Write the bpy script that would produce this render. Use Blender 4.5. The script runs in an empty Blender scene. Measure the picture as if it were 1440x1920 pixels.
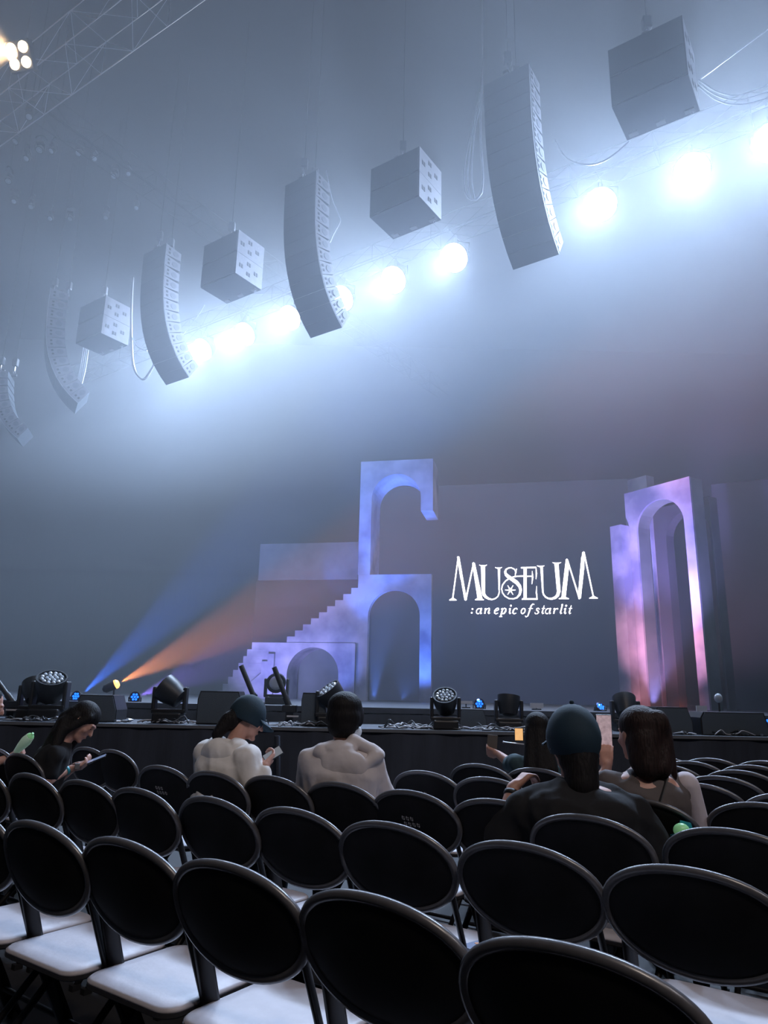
import bpy, bmesh, math, random
from mathutils import Vector as V, Matrix as M, noise as MN
from mathutils.geometry import tessellate_polygon
random.seed(7)
C = bpy.context.scene.collection
PI = math.pi
rad = math.radians

# ------------------------------------------------------------------ camera, world, exposure, lights
F, YH, ROLL, H = 1330.0, 1300.0, rad(1.2), 1.304
P = math.atan((YH - 960) / F)
R0 = V((1, 0, 0)); FW = V((0, math.cos(P), math.sin(P))); UP = V((0, -math.sin(P), math.cos(P)))
cR, sR = math.cos(ROLL), math.sin(ROLL)
EYE = V((0, 0, H))
cam = bpy.data.cameras.new('camera'); camo = bpy.data.objects.new('camera', cam); C.objects.link(camo)
cam.sensor_fit = 'HORIZONTAL'; cam.sensor_width = 36; cam.lens = 36 * F / 1440
cam.clip_start = .02; cam.clip_end = 300
cx_, cy_, cz_ = R0 * cR + UP * sR, UP * cR - R0 * sR, -FW
camo.matrix_world = M(((cx_.x, cy_.x, cz_.x, 0), (cx_.y, cy_.y, cz_.y, 0), (cx_.z, cy_.z, cz_.z, H), (0, 0, 0, 1)))
bpy.context.scene.camera = camo

def ray(x, y):                                   # direction of a sight line, used to survey positions
    a, b = x - 720, y - 960
    u, v = cR * a + sR * b, -sR * a + cR * b
    return R0 * (u / F) + FW - UP * (v / F)
def at(x, y, Y): d = ray(x, y); return EYE + d * (Y / d.y)
def on_z(x, y, z): d = ray(x, y); return EYE + d * ((z - H) / d.z)
def on_plane(x, y, c, n): d = ray(x, y); return EYE + d * ((c - EYE).dot(n) / d.dot(n))

sc = bpy.context.scene
sc.view_settings.view_transform = 'Standard'; sc.view_settings.look = 'None'
sc.view_settings.gamma = 1; sc.view_settings.use_curve_mapping = False
sc.view_settings.exposure = 0.0
w = bpy.data.worlds.new('world'); sc.world = w; w.use_nodes = True
w.node_tree.nodes['Background'].inputs[0].default_value = (.35, .45, .70, 1)
w.node_tree.nodes['Background'].inputs[1].default_value = .014
try:
    cy = sc.cycles
    cy.max_bounces = 5; cy.diffuse_bounces = 3; cy.glossy_bounces = 3; cy.volume_bounces = 1; cy.transmission_bounces = 2
    cy.use_adaptive_sampling = True; cy.adaptive_threshold = .03; cy.use_denoising = True; cy.sample_clamp_indirect = 3; cy.caustics_reflective = False; cy.caustics_refractive = False
except Exception: pass

def lamp(name, kind, loc, aim=None, energy=100, color=(1, 1, 1), size=.1, angle=60, blend=.5, parent=None):
    d = bpy.data.lights.new(name, kind); d.energy = energy; d.color = color
    if kind == 'SPOT': d.spot_size = rad(angle); d.spot_blend = blend
    if kind in ('SPOT', 'POINT'): d.shadow_soft_size = size
    if name == 'rear_fill': d.specular_factor = 0
    o = bpy.data.objects.new(name, d); C.objects.link(o); o.location = loc
    if aim is not None: o.rotation_euler = (V(aim) - V(loc)).to_track_quat('-Z', 'Y').to_euler()
    if parent is not None: o.parent = parent
    return o

ROWB = rad(-55.3)                                 # bearing of the hanging rows and the seating
RR = V((math.sin(ROWB), math.cos(ROWB), 0)); AUD = V((-RR.y, RR.x, 0))
if AUD.y > 0: AUD = -AUD
LAMPZ = 13.6
LAMPS = [on_z(x, y, LAMPZ) for x, y in ((1448, 266), (1297, 320), (1127, 385), (855, 487), (738, 525), (641, 560), (548, 598), (463, 628), (380, 655))]
_a, _d = LAMPS[0], (LAMPS[8] - LAMPS[0]).normalized()
LAMPS = [_a + _d * (p - _a).dot(_d) for p in LAMPS]
LAMP_E = 5600; LAMP_C = (.50, .68, 1.0)
HAZE, HAZE_LOW = .036, .011
lamp('rear_fill', 'SPOT', (3, -7, 15), (-1, 4, 0), 3200, (1, .86, .78), 1.0, 60, .6)  # unseen fill spots added behind the camera to brighten people's backs
lamp('rear_fill', 'SPOT', (10, -4, 13), (0, 4, .5), 1500, (.9, .88, 1), 1.0, 50, .6)

# ------------------------------------------------------------------ helpers
def mat(name, col, rough=.6, metal=0, emis=None, estr=0, var=0, vscale=8, bump=0, bscale=40, stretch=None, spec=.5, col2=None, trans=0, coat=0, contrast=(.3, .7)):
    m = bpy.data.materials.new(name); m.use_nodes = True; nt = m.node_tree; b = nt.nodes['Principled BSDF']
    b.inputs['Base Color'].default_value = (*col, 1); b.inputs['Roughness'].default_value = rough
    b.inputs['Metallic'].default_value = metal; b.inputs['Specular IOR Level'].default_value = spec
    if trans: b.inputs['Transmission Weight'].default_value = trans
    if coat: b.inputs['Coat Weight'].default_value = coat
    if emis: b.inputs['Emission Color'].default_value = (*emis, 1); b.inputs['Emission Strength'].default_value = estr
    if var or col2 or bump:
        tc = nt.nodes.new('ShaderNodeTexCoord'); mp = nt.nodes.new('ShaderNodeMapping')
        nt.links.new(tc.outputs['Object'], mp.inputs[0])
        if stretch: mp.inputs['Scale'].default_value = stretch
    if var or col2:
        n = nt.nodes.new('ShaderNodeTexNoise'); n.inputs['Scale'].default_value = vscale; n.inputs['Detail'].default_value = 5
        r = nt.nodes.new('ShaderNodeValToRGB'); nt.links.new(mp.outputs[0], n.inputs['Vector']); nt.links.new(n.outputs['Fac'], r.inputs[0])
        c2 = col2 or tuple(min(1, c * (1 + var)) for c in col); c1 = col if col2 else tuple(c * (1 - var) for c in col)
        r.color_ramp.elements[0].position, r.color_ramp.elements[1].position = contrast
        r.color_ramp.elements[0].color = (*c1, 1); r.color_ramp.elements[1].color = (*c2, 1)
        nt.links.new(r.outputs[0], b.inputs['Base Color'])
    if bump:
        n = nt.nodes.new('ShaderNodeTexNoise'); n.inputs['Scale'].default_value = bscale; n.inputs['Detail'].default_value = 3
        nt.links.new(mp.outputs[0], n.inputs['Vector'])
        bp = nt.nodes.new('ShaderNodeBump'); bp.inputs['Strength'].default_value = bump; bp.inputs['Distance'].default_value = .02
        nt.links.new(n.outputs['Fac'], bp.inputs['Height']); nt.links.new(bp.outputs[0], b.inputs['Normal'])
    return m

class MB:
    def __init__(s): s.b = bmesh.new()
    def _x(s, vs, mtx):
        if mtx is not None: bmesh.ops.transform(s.b, matrix=mtx, verts=vs)
        return vs
    def box(s, c, size, rot=None, bev=0):
        r = bmesh.ops.create_cube(s.b, size=1)['verts']
        mtx = M.Translation(V(c)) @ (rot.to_4x4() if rot is not None else M.Identity(4)) @ M.Diagonal((*size, 1))
        bmesh.ops.transform(s.b, matrix=mtx, verts=r)
        if bev:
            es = list({e for v in r for e in v.link_edges}); bmesh.ops.bevel(s.b, geom=es, offset=bev, segments=2, affect='EDGES', profile=.5)
        return s
    def cyl(s, p0, p1, r0, r1=None, seg=12, cap=True):
        p0, p1 = V(p0), V(p1); r1 = r0 if r1 is None else r1; d = p1 - p0
        if d.length < 1e-6: return s
        q = d.to_track_quat('Z', 'Y').to_matrix().to_4x4()
        r = bmesh.ops.create_cone(s.b, cap_ends=cap, segments=seg, radius1=r0, radius2=r1, depth=d.length)['verts']
        s._x(r, M.Translation((p0 + p1) / 2) @ q); return s
    def tube(s, pts, r, seg=8, closed=False, flat=1.0, updir=None):
        pts = [V(p) for p in pts]; n = len(pts); rings = []
        prev = None
        for i, p in enumerate(pts):
            a = pts[(i - 1) % n] if (i or closed) else p; b = pts[(i + 1) % n] if (i < n - 1 or closed) else p
            t = (b - a).normalized()
            if prev is None:
                u = updir if updir is not None else (V((0, 0, 1)) if abs(t.z) < .9 else V((1, 0, 0)))
                x = u.cross(t).normalized()
            else: x = (prev - t * prev.dot(t)).normalized()
            prev = x; y = t.cross(x)
            rr = r[i] if isinstance(r, (list, tuple)) else r
            rings.append([s.b.verts.new(p + x * rr * math.cos(k * 2 * PI / seg) + y * rr * flat * math.sin(k * 2 * PI / seg)) for k in range(seg)])
        for i in range(n if closed else n - 1):
            A, B = rings[i], rings[(i + 1) % n]
            for k in range(seg): s.b.faces.new((A[k], A[(k + 1) % seg], B[(k + 1) % seg], B[k]))
        if not closed: s.b.faces.new(rings[0][::-1]); s.b.faces.new(rings[-1])
        return s
    def cap(s, p0, r0, p1, r1, seg=12):
        s.cyl(p0, p1, r0, r1, seg); s.ell(p0, (r0,) * 3, seg=seg); s.ell(p1, (r1,) * 3, seg=seg); return s
    def ell(s, c, r, rot=None, seg=16):
        v = bmesh.ops.create_uvsphere(s.b, u_segments=seg, v_segments=max(6, seg // 2 + 2), radius=1)['verts']
        s._x(v, M.Translation(V(c)) @ (rot.to_4x4() if rot is not None else M.Identity(4)) @ M.Diagonal((*r, 1))); return s
    def lathe(s, prof, o=(0, 0, 0), axis=(0, 0, 1), seg=20):
        q = V(axis).to_track_quat('Z', 'Y').to_matrix(); rings = []
        for r, z in prof: rings.append([s.b.verts.new(V(o) + q @ V((r * math.cos(k * 2 * PI / seg), r * math.sin(k * 2 * PI / seg), z))) for k in range(seg)])
        for A, B in zip(rings, rings[1:]):
            for k in range(seg): s.b.faces.new((A[k], A[(k + 1) % seg], B[(k + 1) % seg], B[k]))
        s.b.faces.new(rings[0][::-1]); s.b.faces.new(rings[-1]); return s
    def loft(s, rings):
        R_ = [[s.b.verts.new(p) for p in r] for r in rings]; n = len(R_[0])
        for A, B in zip(R_, R_[1:]):
            for k in range(n): s.b.faces.new((A[k], A[(k + 1) % n], B[(k + 1) % n], B[k]))
        s.b.faces.new(R_[0][::-1]); s.b.faces.new(R_[-1]); return s
    def prism(s, poly, o, u, v, d):                # polygon in the (u, v) plane at o, pushed along d
        o, u, v, d = V(o), V(u), V(v), V(d)
        A = [s.b.verts.new(o + u * a + v * b) for a, b in poly]; B = [s.b.verts.new(o + u * a + v * b + d) for a, b in poly]
        n = len(poly)
        for tr in tessellate_polygon([[V((a, b, 0)) for a, b in poly]]):
            s.b.faces.new([A[i] for i in tr]); s.b.faces.new([B[i] for i in tr][::-1])
        for k in range(n): s.b.faces.new((A[k], B[k], B[(k + 1) % n], A[(k + 1) % n]))
        return s
    def build(s, name, m, parent=None, loc=None, smooth=False, remesh=None, sm=0, fold=0):
        bmesh.ops.recalc_face_normals(s.b, faces=s.b.faces)
        me = bpy.data.meshes.new(name); s.b.to_mesh(me); s.b.free()
        if remesh: me = remeshed(me, remesh, sm)
        if fold:
            me.update(); co = [v.co.copy() for v in me.vertices]; no = [v.normal.copy() for v in me.vertices]
            for v, c_, n_ in zip(me.vertices, co, no):
                f1 = MN.noise(V((c_.x * 9 + c_.z * 5, c_.y * 9, c_.z * 6))); f2 = MN.noise(V((c_.x * 22, c_.y * 22, c_.z * 9 + 7)))
                v.co = c_ + n_ * (fold * ((1 - abs(f1) * 3.0) * .8 + f2 * .5))
        me.materials.clear(); me.materials.append(m)
        if smooth: me.shade_smooth() if hasattr(me, 'shade_smooth') else me.polygons.foreach_set('use_smooth', [True] * len(me.polygons))
        if smooth == 'auto':
            try: me.set_sharp_from_angle(angle=rad(40))
            except Exception: pass
        o = bpy.data.objects.new(name, me); C.objects.link(o)
        if parent is not None: o.parent = parent
        if loc is not None: o.location = loc
        return o

def remeshed(me, vox, sm):
    t = bpy.data.objects.new('t', me); C.objects.link(t)
    r = t.modifiers.new('r', 'REMESH'); r.mode = 'VOXEL'; r.voxel_size = vox
    if sm: s_ = t.modifiers.new('s', 'SMOOTH'); s_.iterations = sm; s_.factor = .5
    dg = bpy.context.evaluated_depsgraph_get()
    out = bpy.data.meshes.new_from_object(t.evaluated_get(dg)); bpy.data.objects.remove(t); return out

def tag(o, label=None, cat=None, group=None, kind=None):
    if label: o['label'] = label
    if cat: o['category'] = cat
    if group: o['group'] = group
    if kind: o['kind'] = kind
    return o
def empty(name, loc=(0, 0, 0), rz=0, label=None, cat=None, group=None):
    o = bpy.data.objects.new(name, None); C.objects.link(o); o.location = loc; o.rotation_euler = (0, 0, rz)
    o.empty_display_size = .1
    return tag(o, label, cat, group)
def copy_tree(o, parent=None):
    c = o.copy(); C.objects.link(c); c.parent = parent
    for ch in list(KIDS.get(o.name, ())): copy_tree(ch, c)
    return c
KIDS = {}
def index_kids():
    KIDS.clear()
    for o in C.objects:
        if o.parent: KIDS.setdefault(o.parent.name, []).append(o)
def frame(o, x, y, z): return M(((x.x, y.x, z.x, o.x), (x.y, y.y, z.y, o.y), (x.z, y.z, z.z, o.z), (0, 0, 0, 1)))

# ------------------------------------------------------------------ materials
mt = {}
mt['floor'] = mat('floor_dark', (.012, .012, .014), .75, var=.4, vscale=3)
mt['black'] = mat('black_matt', (.010, .011, .014), .75)
mt['black_wall'] = mat('black_drape', (.012, .014, .020), .9, var=.3, vscale=2, stretch=(6, 6, .3))
mt['stagecloth'] = mat('stage_skirt', (.045, .054, .078), .85, var=.25, vscale=1.5, bump=.2, bscale=6, stretch=(3, 3, .4))
mt['stagetop'] = mat('stage_deck', (.035, .040, .052), .55, var=.3, vscale=5)
mt['shell'] = mat('chair_shell', (.013, .013, .015), .7, spec=.2, var=.35, vscale=6)
mt['rim'] = mat('chair_rim', (.095, .093, .10), .32, spec=1, var=.1, vscale=60)
mt['tube'] = mat('chair_tube', (.010, .010, .012), .4, spec=.4)
mt['seat'] = mat('seat_vinyl', (.56, .54, .59), .45, var=.05, vscale=18, bump=.05, bscale=40, contrast=(.35, .75))
mt['seatbase'] = mat('seat_edge', (.03, .03, .035), .5)
mt['mark'] = mat('white_print', (.16, .16, .17), .7)
mt['steel'] = mat('steel', (.55, .57, .6), .3, 1)
mt['alu'] = mat('truss_alu', (.7, .72, .76), .35, 1)
mt['cabdark'] = mat('speaker_body', (.07, .085, .105), .8)
mt['dim'] = mat('dim_metal', (.012, .012, .015), .95, spec=.05)
mt['gril'] = mat('speaker_grille', (.09, .115, .14), .8, bump=.3, bscale=200)
mt['cab'] = mat('speaker_side_lit', (.30, .30, .34), .6, var=.08, vscale=10)  # pale skin over the dark cabinets, stage light on their sides put into colour
mt['slot'] = mat('speaker_recess', (.03, .03, .04), .7)
mt['pad'] = mat('speaker_plate', (.20, .21, .25), .6)
mt['cable'] = mat('cable', (.05, .055, .06), .35, spec=.7)
mt['cablel'] = mat('cable_pale', (.55, .56, .6), .4)
mt['cableo'] = mat('cable_orange', (.6, .22, .05), .5)
mt['face_w'] = mat('lamp_face_white', (1, 1, 1), .5, emis=(.80, .90, 1), estr=60)
mt['face_b'] = mat('lamp_face_blue', (.02, .1, .6), .4, emis=(.01, .14, 1), estr=2.6)
mt['face_o'] = mat('lamp_face_orange', (1, .4, .1), .4, emis=(1, .36, .07), estr=5)
mt['face_y'] = mat('lamp_face_warm', (1, .8, .5), .4, emis=(1, .72, .38), estr=12)
mt['lens'] = mat('lens_glass', (.5, .55, .6), .12, 0, spec=1, coat=1)
mt['fix'] = mat('fixture_black', (.018, .019, .022), .45, bump=.05, bscale=60)
mt['fixgrey'] = mat('fixture_grey', (.16, .17, .19), .4)
mt['card'] = mat('white_card', (.7, .7, .72), .6)
mt['set'] = mat('painted_set', (.15, .16, .27), .85, col2=(.50, .50, .62), vscale=.9, bump=.03, bscale=8, contrast=(.34, .66))
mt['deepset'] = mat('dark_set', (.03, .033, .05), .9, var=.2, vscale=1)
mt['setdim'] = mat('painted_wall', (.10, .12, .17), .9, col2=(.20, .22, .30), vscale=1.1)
mt['setside'] = mat('set_side_shaded', (.07, .09, .10), .9, col2=(.14, .17, .18), vscale=1.2)  # darker set paint, shade of the turned-away sides put into its colour
mt['screen'] = mat('led_screen', (.012, .013, .018), .5, emis=(.10, .13, .30), estr=.16)
mt['text'] = mat('screen_white', (1, 1, 1), .5, emis=(1, .96, 1), estr=3.4)
mt['skin'] = mat('skin', (.55, .30, .23), .5, var=.08, vscale=12, bump=.03, bscale=80)
mt['hair'] = mat('hair_black', (.010, .009, .010), .62, bump=.35, bscale=14, stretch=(9, 9, .6), var=.3, vscale=20, spec=.22)
mt['hairbr'] = mat('hair_brown', (.022, .012, .011), .6, bump=.4, bscale=14, stretch=(9, 9, .6), var=.5, vscale=12, spec=.25)
mt['navy'] = mat('cap_navy', (.008, .030, .050), .8, bump=.1, bscale=200)
mt['hoodie'] = mat('hoodie_white', (.80, .77, .74), .85, bump=.5, bscale=7)
mt['jacket'] = mat('jacket_grey', (.62, .57, .57), .8, bump=.55, bscale=7)
mt['tee'] = mat('tee_black', (.008, .008, .010), .9, bump=.3, bscale=8)
mt['teal'] = mat('tee_teal', (.035, .07, .085), .9, bump=.3, bscale=8)
mt['pale'] = mat('shirt_pale', (.62, .56, .60), .85, bump=.4, bscale=8)
mt['brownt'] = mat('top_taupe', (.10, .085, .085), .85, bump=.3, bscale=8)
mt['jeans'] = mat('trousers_dark', (.02, .025, .035), .85, bump=.2, bscale=14)
mt['strap'] = mat('strap_black', (.01, .01, .012), .6)
mt['mask'] = mat('mask_white', (.7, .7, .7), .8)
mt['phone'] = mat('phone_black', (.01, .01, .012), .2)
mt['screenon'] = mat('phone_lit', (.2, .2, .22), .2, emis=(.5, .56, .65), estr=.22)
mt['screenw'] = mat('phone_warm', (.3, .2, .1), .3, emis=(1, .55, .22), estr=.8, var=.5, vscale=30)
mt['screenc'] = mat('phone_crowd', (.2, .15, .15), .3, emis=(.42, .30, .34), estr=.55, col2=(.9, .8, .8), vscale=40)
mt['case'] = mat('phone_case', (.35, .42, .62), .25, coat=.5)
mt['carddark'] = mat('photo_dark', (.11, .10, .09), .5)
mt['mark2'] = mat('worn_print', (.30, .30, .32), .7)
mt['tealbag'] = mat('bag_teal', (.03, .30, .38), .4, emis=(.0, .3, .4), estr=0, var=.15, vscale=10)
mt['bulb'] = mat('stick_bulb', (.66, .80, .66), .35, emis=(.5, .8, .6), estr=.12)
mt['green'] = mat('stick_green', (.30, .70, .32), .35, emis=(.35, .8, .4), estr=.16)
mt['cream'] = mat('stick_cream', (.75, .70, .68), .4)
mt['shoe'] = mat('shoe_dark', (.03, .03, .035), .6)

# ------------------------------------------------------------------ setting
def struct(name, mb, m): return tag(mb.build(name, m), kind='structure')
X0, X1, Y0, Y1, ZC = -25, 25, -12, 36, 20
struct('floor', MB().box(((X0 + X1) / 2, (Y0 + Y1) / 2, -.05), (X1 - X0, Y1 - Y0, .1)), mt['floor'])
struct('ceiling', MB().box(((X0 + X1) / 2, (Y0 + Y1) / 2, ZC + .1), (X1 - X0, Y1 - Y0, .2)), mt['black_wall'])
struct('wall_back', MB().box(((X0 + X1) / 2, Y1 + .1, ZC / 2), (X1 - X0, .2, ZC)), mt['black_wall'])
struct('wall_left', MB().box((X0 - .1, (Y0 + Y1) / 2, ZC / 2), (.2, Y1 - Y0, ZC)), mt['black_wall'])
struct('wall_right', MB().box((X1 + .1, (Y0 + Y1) / 2, ZC / 2), (.2, Y1 - Y0, ZC)), mt['black_wall'])

APZ, STZ, LIP, RIS = .85, 1.09, 9.7, 11.3
t = empty('stage_apron', (0, LIP, 0), label='low dark stage apron running across the hall behind the seats', cat='stage')
def rel(o, p): return V(p) - V(o.location)
MB().box((-1, .8, APZ - .03), (46, 1.6, .06)).build('deck', mt['stagetop'], t)
sk = bmesh.new(); mb = MB()
N = 300; rings = []
for i in range(N + 1):
    x = -24 + 46 * i / N; y = .012 * math.sin(i * 1.9) + .01 * math.sin(i * .7)
    rings.append([V((x, y, 0)), V((x, y, APZ - .05)), V((x, y + .03, APZ - .05)), V((x, y + .03, 0))])
mb.loft(rings); mb.build('skirt', mt['stagecloth'], t, smooth='auto')
MB().box((-1, -.015, APZ - .02), (46, .03, .04)).build('edge_trim', mt['fixgrey'], t)
t = empty('main_stage', (0, RIS, 0), label='raised black main stage floor carrying the arches and staircase', cat='stage')
MB().box((-1, 9, STZ - .04), (46, 18, .08)).build('deck', mt['stagetop'], t)
MB().box((-1, .03, STZ / 2 - .05), (46, .04, STZ - .1)).build('riser_face', mt['stagetop'], t)

# ------------------------------------------------------------------ the painted set
SB = rad(-78); SU = -V((math.sin(SB), math.cos(SB), 0)); SN = V((-SU.y, SU.x, 0))   # SU to the right, SN away from the hall
if SN.y < 0: SN = -SN
ZU = V((0, 0, 1))
def plane_pts(pts, c, n, u):                       # surveyed outline -> (along, height) on a standing plane
    out = []
    for x, y in pts:
        q = on_plane(x, y, c, n) - V((c.x, c.y, 0)); out.append((q.dot(u), q.z))
    return out
def arch_poly(outer, cx, spring, rx, rise, base, n=24):
    return outer
def arch_wall(x0, x1, zb, zt, a0, a1, spring, zbase=None, left_bottom=None, right_bottom=None, n=20):
    """wall with an arched opening a0..a1 as polygon; right_bottom lets the right pier hang short"""
    r = (a1 - a0) / 2; c = (a0 + a1) / 2; rb = zb if right_bottom is None else right_bottom
    poly = [(x0, zb), (a0, zb)] + [(c - r * math.cos(PI * k / n), spring + r * 1.0 * math.sin(PI * k / n)) for k in range(n + 1)] + [(a1, rb), (x1, rb), (x1, zt), (x0, zt)]
    return poly
SC = V((0, 20, 0))
def S(x, y, dn=0):                                 # px -> (along, z) on the set plane moved back by dn
    c = SC + SN * dn; q = on_plane(x, y, c, SN) - c; return q.dot(SU), q.z
def wall(name, poly, dn, depth, m, parent, side=None):
    return MB().prism(poly, SC + SN * dn, SU, ZU, SN * depth).build(name, m, parent)
# lower arch
lx0, lz1 = S(672, 1078); lx1, _ = S(809, 1077)
t = empty('lower_arch', SC, label='tall arched gateway panel painted blue, left of the lettering on the screen', cat='stage arch')
a0, spr = S(690, 1155); a1, _ = S(787, 1155)
wall('arch_panel', arch_wall(lx0, lx1, STZ, lz1, a0, a1, spr), 0, .22, mt['set'], t); t.location = (0, 0, 0)
# upper arch with a short hanging right pier
t = empty('upper_arch', (0, 0, 0), label='broken upper arch with short right pier, standing on the lower gateway', cat='stage arch')
ux0, uz1 = S(677, 866); ux1, _ = S(812, 863); ua0, us = S(697, 935); ua1, _ = S(789, 935); _, ub = S(800, 957)
wall('arch_panel', arch_wall(ux0, ux1, lz1 + .003, uz1, ua0, ua1, us, right_bottom=ub), 0, 1.2, mt['set'], t)
# balcony wall
t = empty('balcony_wall', (0, 0, 0), label='long pale blue wall section high above the staircase', cat='stage set wall')
b0, bz0 = S(484, 1088, 2); b1, bz1 = S(672, 1016, 2)
wall('wall_panel', [(b0, bz0), (b1, bz0), (b1, bz1), (b0, bz1)], 2, .3, mt['setdim'], t)
wall('support_panel', [(b0 - .1, STZ), (b1, STZ), (b1, bz0), (b0 - .1, bz0)], 2.1, .2, mt['deepset'], t)
# long stair flight as one stepped panel
t = empty('upper_staircase', (0, 0, 0), label='upper flight of pale painted stairs climbing right to the gateway', cat='stage stairs')
st = [(537, 1194), (552, 1183), (567, 1171), (582, 1159), (597, 1148), (612, 1137), (627, 1125), (643, 1114), (658, 1102)]
land = S(600, 1205)[1]
sp = [S(*p) for p in st]; dx = sp[1][0] - sp[0][0]; dz = (sp[-1][1] - land) / 9
for k in range(9):
    xk = sp[0][0] + k * (sp[-1][0] - sp[0][0]) / 8
    wall('step', [(xk, land), (lx0 - .004, land), (lx0 - .004, land + dz * (k + 1)), (xk, land + dz * (k + 1))] if k == 0 else
         [(xk, land + dz * k), (lx0 - .004, land + dz * k), (lx0 - .004, land + dz * (k + 1)), (xk, land + dz * (k + 1))], .05, 1.0, mt['set'], t)
# landing block with a round arch
t = empty('landing_block', (0, 0, 0), label='low landing block with a round arch under the upper stairs', cat='stage arch')
k0 = S(500, 1205)[0]; c0, cs = S(537, 1264); c1, _ = S(634, 1264)
wall('arch_panel', arch_wall(k0, lx0 - .004, STZ, land - .003, c0, c1, cs), .02, 1.1, mt['set'], t)
wall('pilaster', [(S(660, 1300)[0], STZ), (lx0 - .01, STZ), (lx0 - .01, land - .05), (S(660, 1300)[0], land - .05)], -.08, .1, mt['set'], t)
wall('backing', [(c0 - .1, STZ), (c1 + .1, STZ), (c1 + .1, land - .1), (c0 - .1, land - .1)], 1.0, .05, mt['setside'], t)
t = empty('lower_staircase', (0, 0, 0), label='lower flight of bright stairs at the left foot of the set', cat='stage stairs')
st = [(408, 1283), (418, 1271), (428, 1259), (437, 1247), (447, 1237), (456, 1226), (463, 1216), (472, 1205)]
sz = [S(*p) for p in st]
for k in range(8):
    zt = STZ + (land - STZ) * (k + 1) / 8; zb = STZ + (land - STZ) * k / 8
    wall('step', [(sz[k][0], zb), (k0 - .004, zb), (k0 - .004, zt - .002), (sz[k][0], zt - .002)], .03, 1.1, mt['set'], t)
x5 = S(458, 1300)[0]; x6 = S(500, 1300)[0]
wall('cheek_panel', [(x5, STZ), (S(512, 1300)[0], STZ), (S(512, 1300)[0], S(505, 1226)[1]), (x6, S(505, 1226)[1]), (x6, S(480, 1240)[1]), (x5 + .5, S(480, 1240)[1]), (x5 + .5, S(480, 1262)[1]), (x5, S(460, 1290)[1])], -.1, .1, mt['set'], t)

# LED screen with the lettering
SCD = 3.2
t = empty('led_screen', (0, 0, 0), label='huge dark video wall behind the arches showing white MUSEUM lettering', cat='video screen')
w0 = S(695, 1200, SCD)[0]; w1 = S(1215, 1200, SCD)[0]; wz = S(980, 905, SCD)[1]
wall('display_panel', [(w0, STZ), (w1, STZ), (w1, wz), (w0, wz)], SCD, .25, mt['screen'], t)
def Z7(p): return (820 + p[0] / 4.5, 1020 + p[1] / 4.5)
tm = MB()
def glyph(pts):
    q = [S(*Z7(p), SCD - .03) for p in pts]; tm.prism(q, SC + SN * (SCD - .03), SU, ZU, SN * .02)
def stroke(pts, wd, cl=False):                      # variable-width line, wd in the same units
    n = len(pts); L = []; R_ = []
    for i, p in enumerate(pts):
        a = pts[max(0, i - 1)]; b = pts[min(n - 1, i + 1)]; d = V((b[0] - a[0], b[1] - a[1]))
        if d.length < 1e-6: d = V((1, 0))
        d.normalize(); ww = (wd[i] if isinstance(wd, (list, tuple)) else wd) / 2
        L.append((p[0] - d.y * ww, p[1] + d.x * ww)); R_.append((p[0] + d.y * ww, p[1] - d.x * ww))
    for i in range(n - 1): glyph([L[i], L[i + 1], R_[i + 1], R_[i]])
SW = .84
def dot(x, y, r, n=10): glyph([(x + r * math.cos(k * 2 * PI / n), y + r * math.sin(k * 2 * PI / n)) for k in range(n)])
def arc(cx, cy, rx, ry, a0, a1, n=18): return [(cx + rx * math.cos(rad(a0 + (a1 - a0) * k / n)), cy + ry * math.sin(rad(a0 + (a1 - a0) * k / n))) for k in range(n + 1)]
def serif(x, y, wd=60, h=14): glyph([(x - wd / 2, y), (x + wd / 2, y), (x + wd / 2, y - 5), (x + 8, y - h), (x - 8, y - h), (x - wd / 2, y - 5)])
# M
stroke([(176, 108), (128, 470)], [9, 10]); serif(131, 476, 62, 20)
glyph([(166, 110), (176, 102), (186, 110), (248, 470), (238, 478), (228, 470)]); glyph([(168, 112), (184, 108), (206, 240), (196, 300)])
stroke([(306, 158), (240, 470)], [10, 12])
glyph([(294, 162), (305, 153), (317, 162), (380, 462), (340, 468)]); serif(355, 473, 74, 22)
# U
glyph([(368, 184), (402, 184), (402, 400), (374, 400)]); serif(386, 178, 64, -12)
stroke([(386, 396), (392, 425), (408, 446), (432, 461), (460, 468), (490, 460), (512, 440), (522, 410), (522, 380)], [28, 26, 22, 16, 11, 9, 9, 9, 9])
glyph([(511, 205), (530, 205), (526, 385), (516, 385)]); serif(516, 198, 58, -11)
# S with long swash and star
stroke([(655, 268), (662, 240), (668, 208)], [5, 9, 7])
stroke([(664, 240), (650, 212), (625, 200), (600, 202), (580, 214), (572, 236), (580, 258), (600, 276), (635, 300), (670, 325), (694, 355), (703, 388), (695, 425), (672, 452), (640, 463), (605, 460), (570, 440), (550, 412), (542, 380), (550, 345), (575, 312), (610, 288), (650, 275), (700, 270), (740, 270)],
       [7, 8, 8, 9, 12, 18, 24, 28, 30, 30, 26, 22, 18, 13, 9, 9, 9, 9, 9, 9, 9, 9, 9, 9, 9])
for a in (0, 60, 120):
    ca, sa = math.cos(rad(a)), math.sin(rad(a)); stroke([(616 - 45 * ca, 388 - 45 * sa), (616, 388), (616 + 45 * ca, 388 + 45 * sa)], [4, 12, 4])
# E
glyph([(728, 200), (754, 200), (754, 462), (728, 462)]); glyph([(706, 194), (832, 192), (832, 202), (706, 206)])
stroke([(832, 196), (836, 250), (832, 296)], [6, 12, 4]); stroke([(754, 272), (800, 272)], 9); stroke([(800, 228), (804, 280), (798, 338)], [4, 13, 4])
glyph([(716, 458), (842, 458), (846, 470), (712, 470)]); stroke([(838, 355), (836, 410), (842, 466)], [4, 10, 9])
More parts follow.
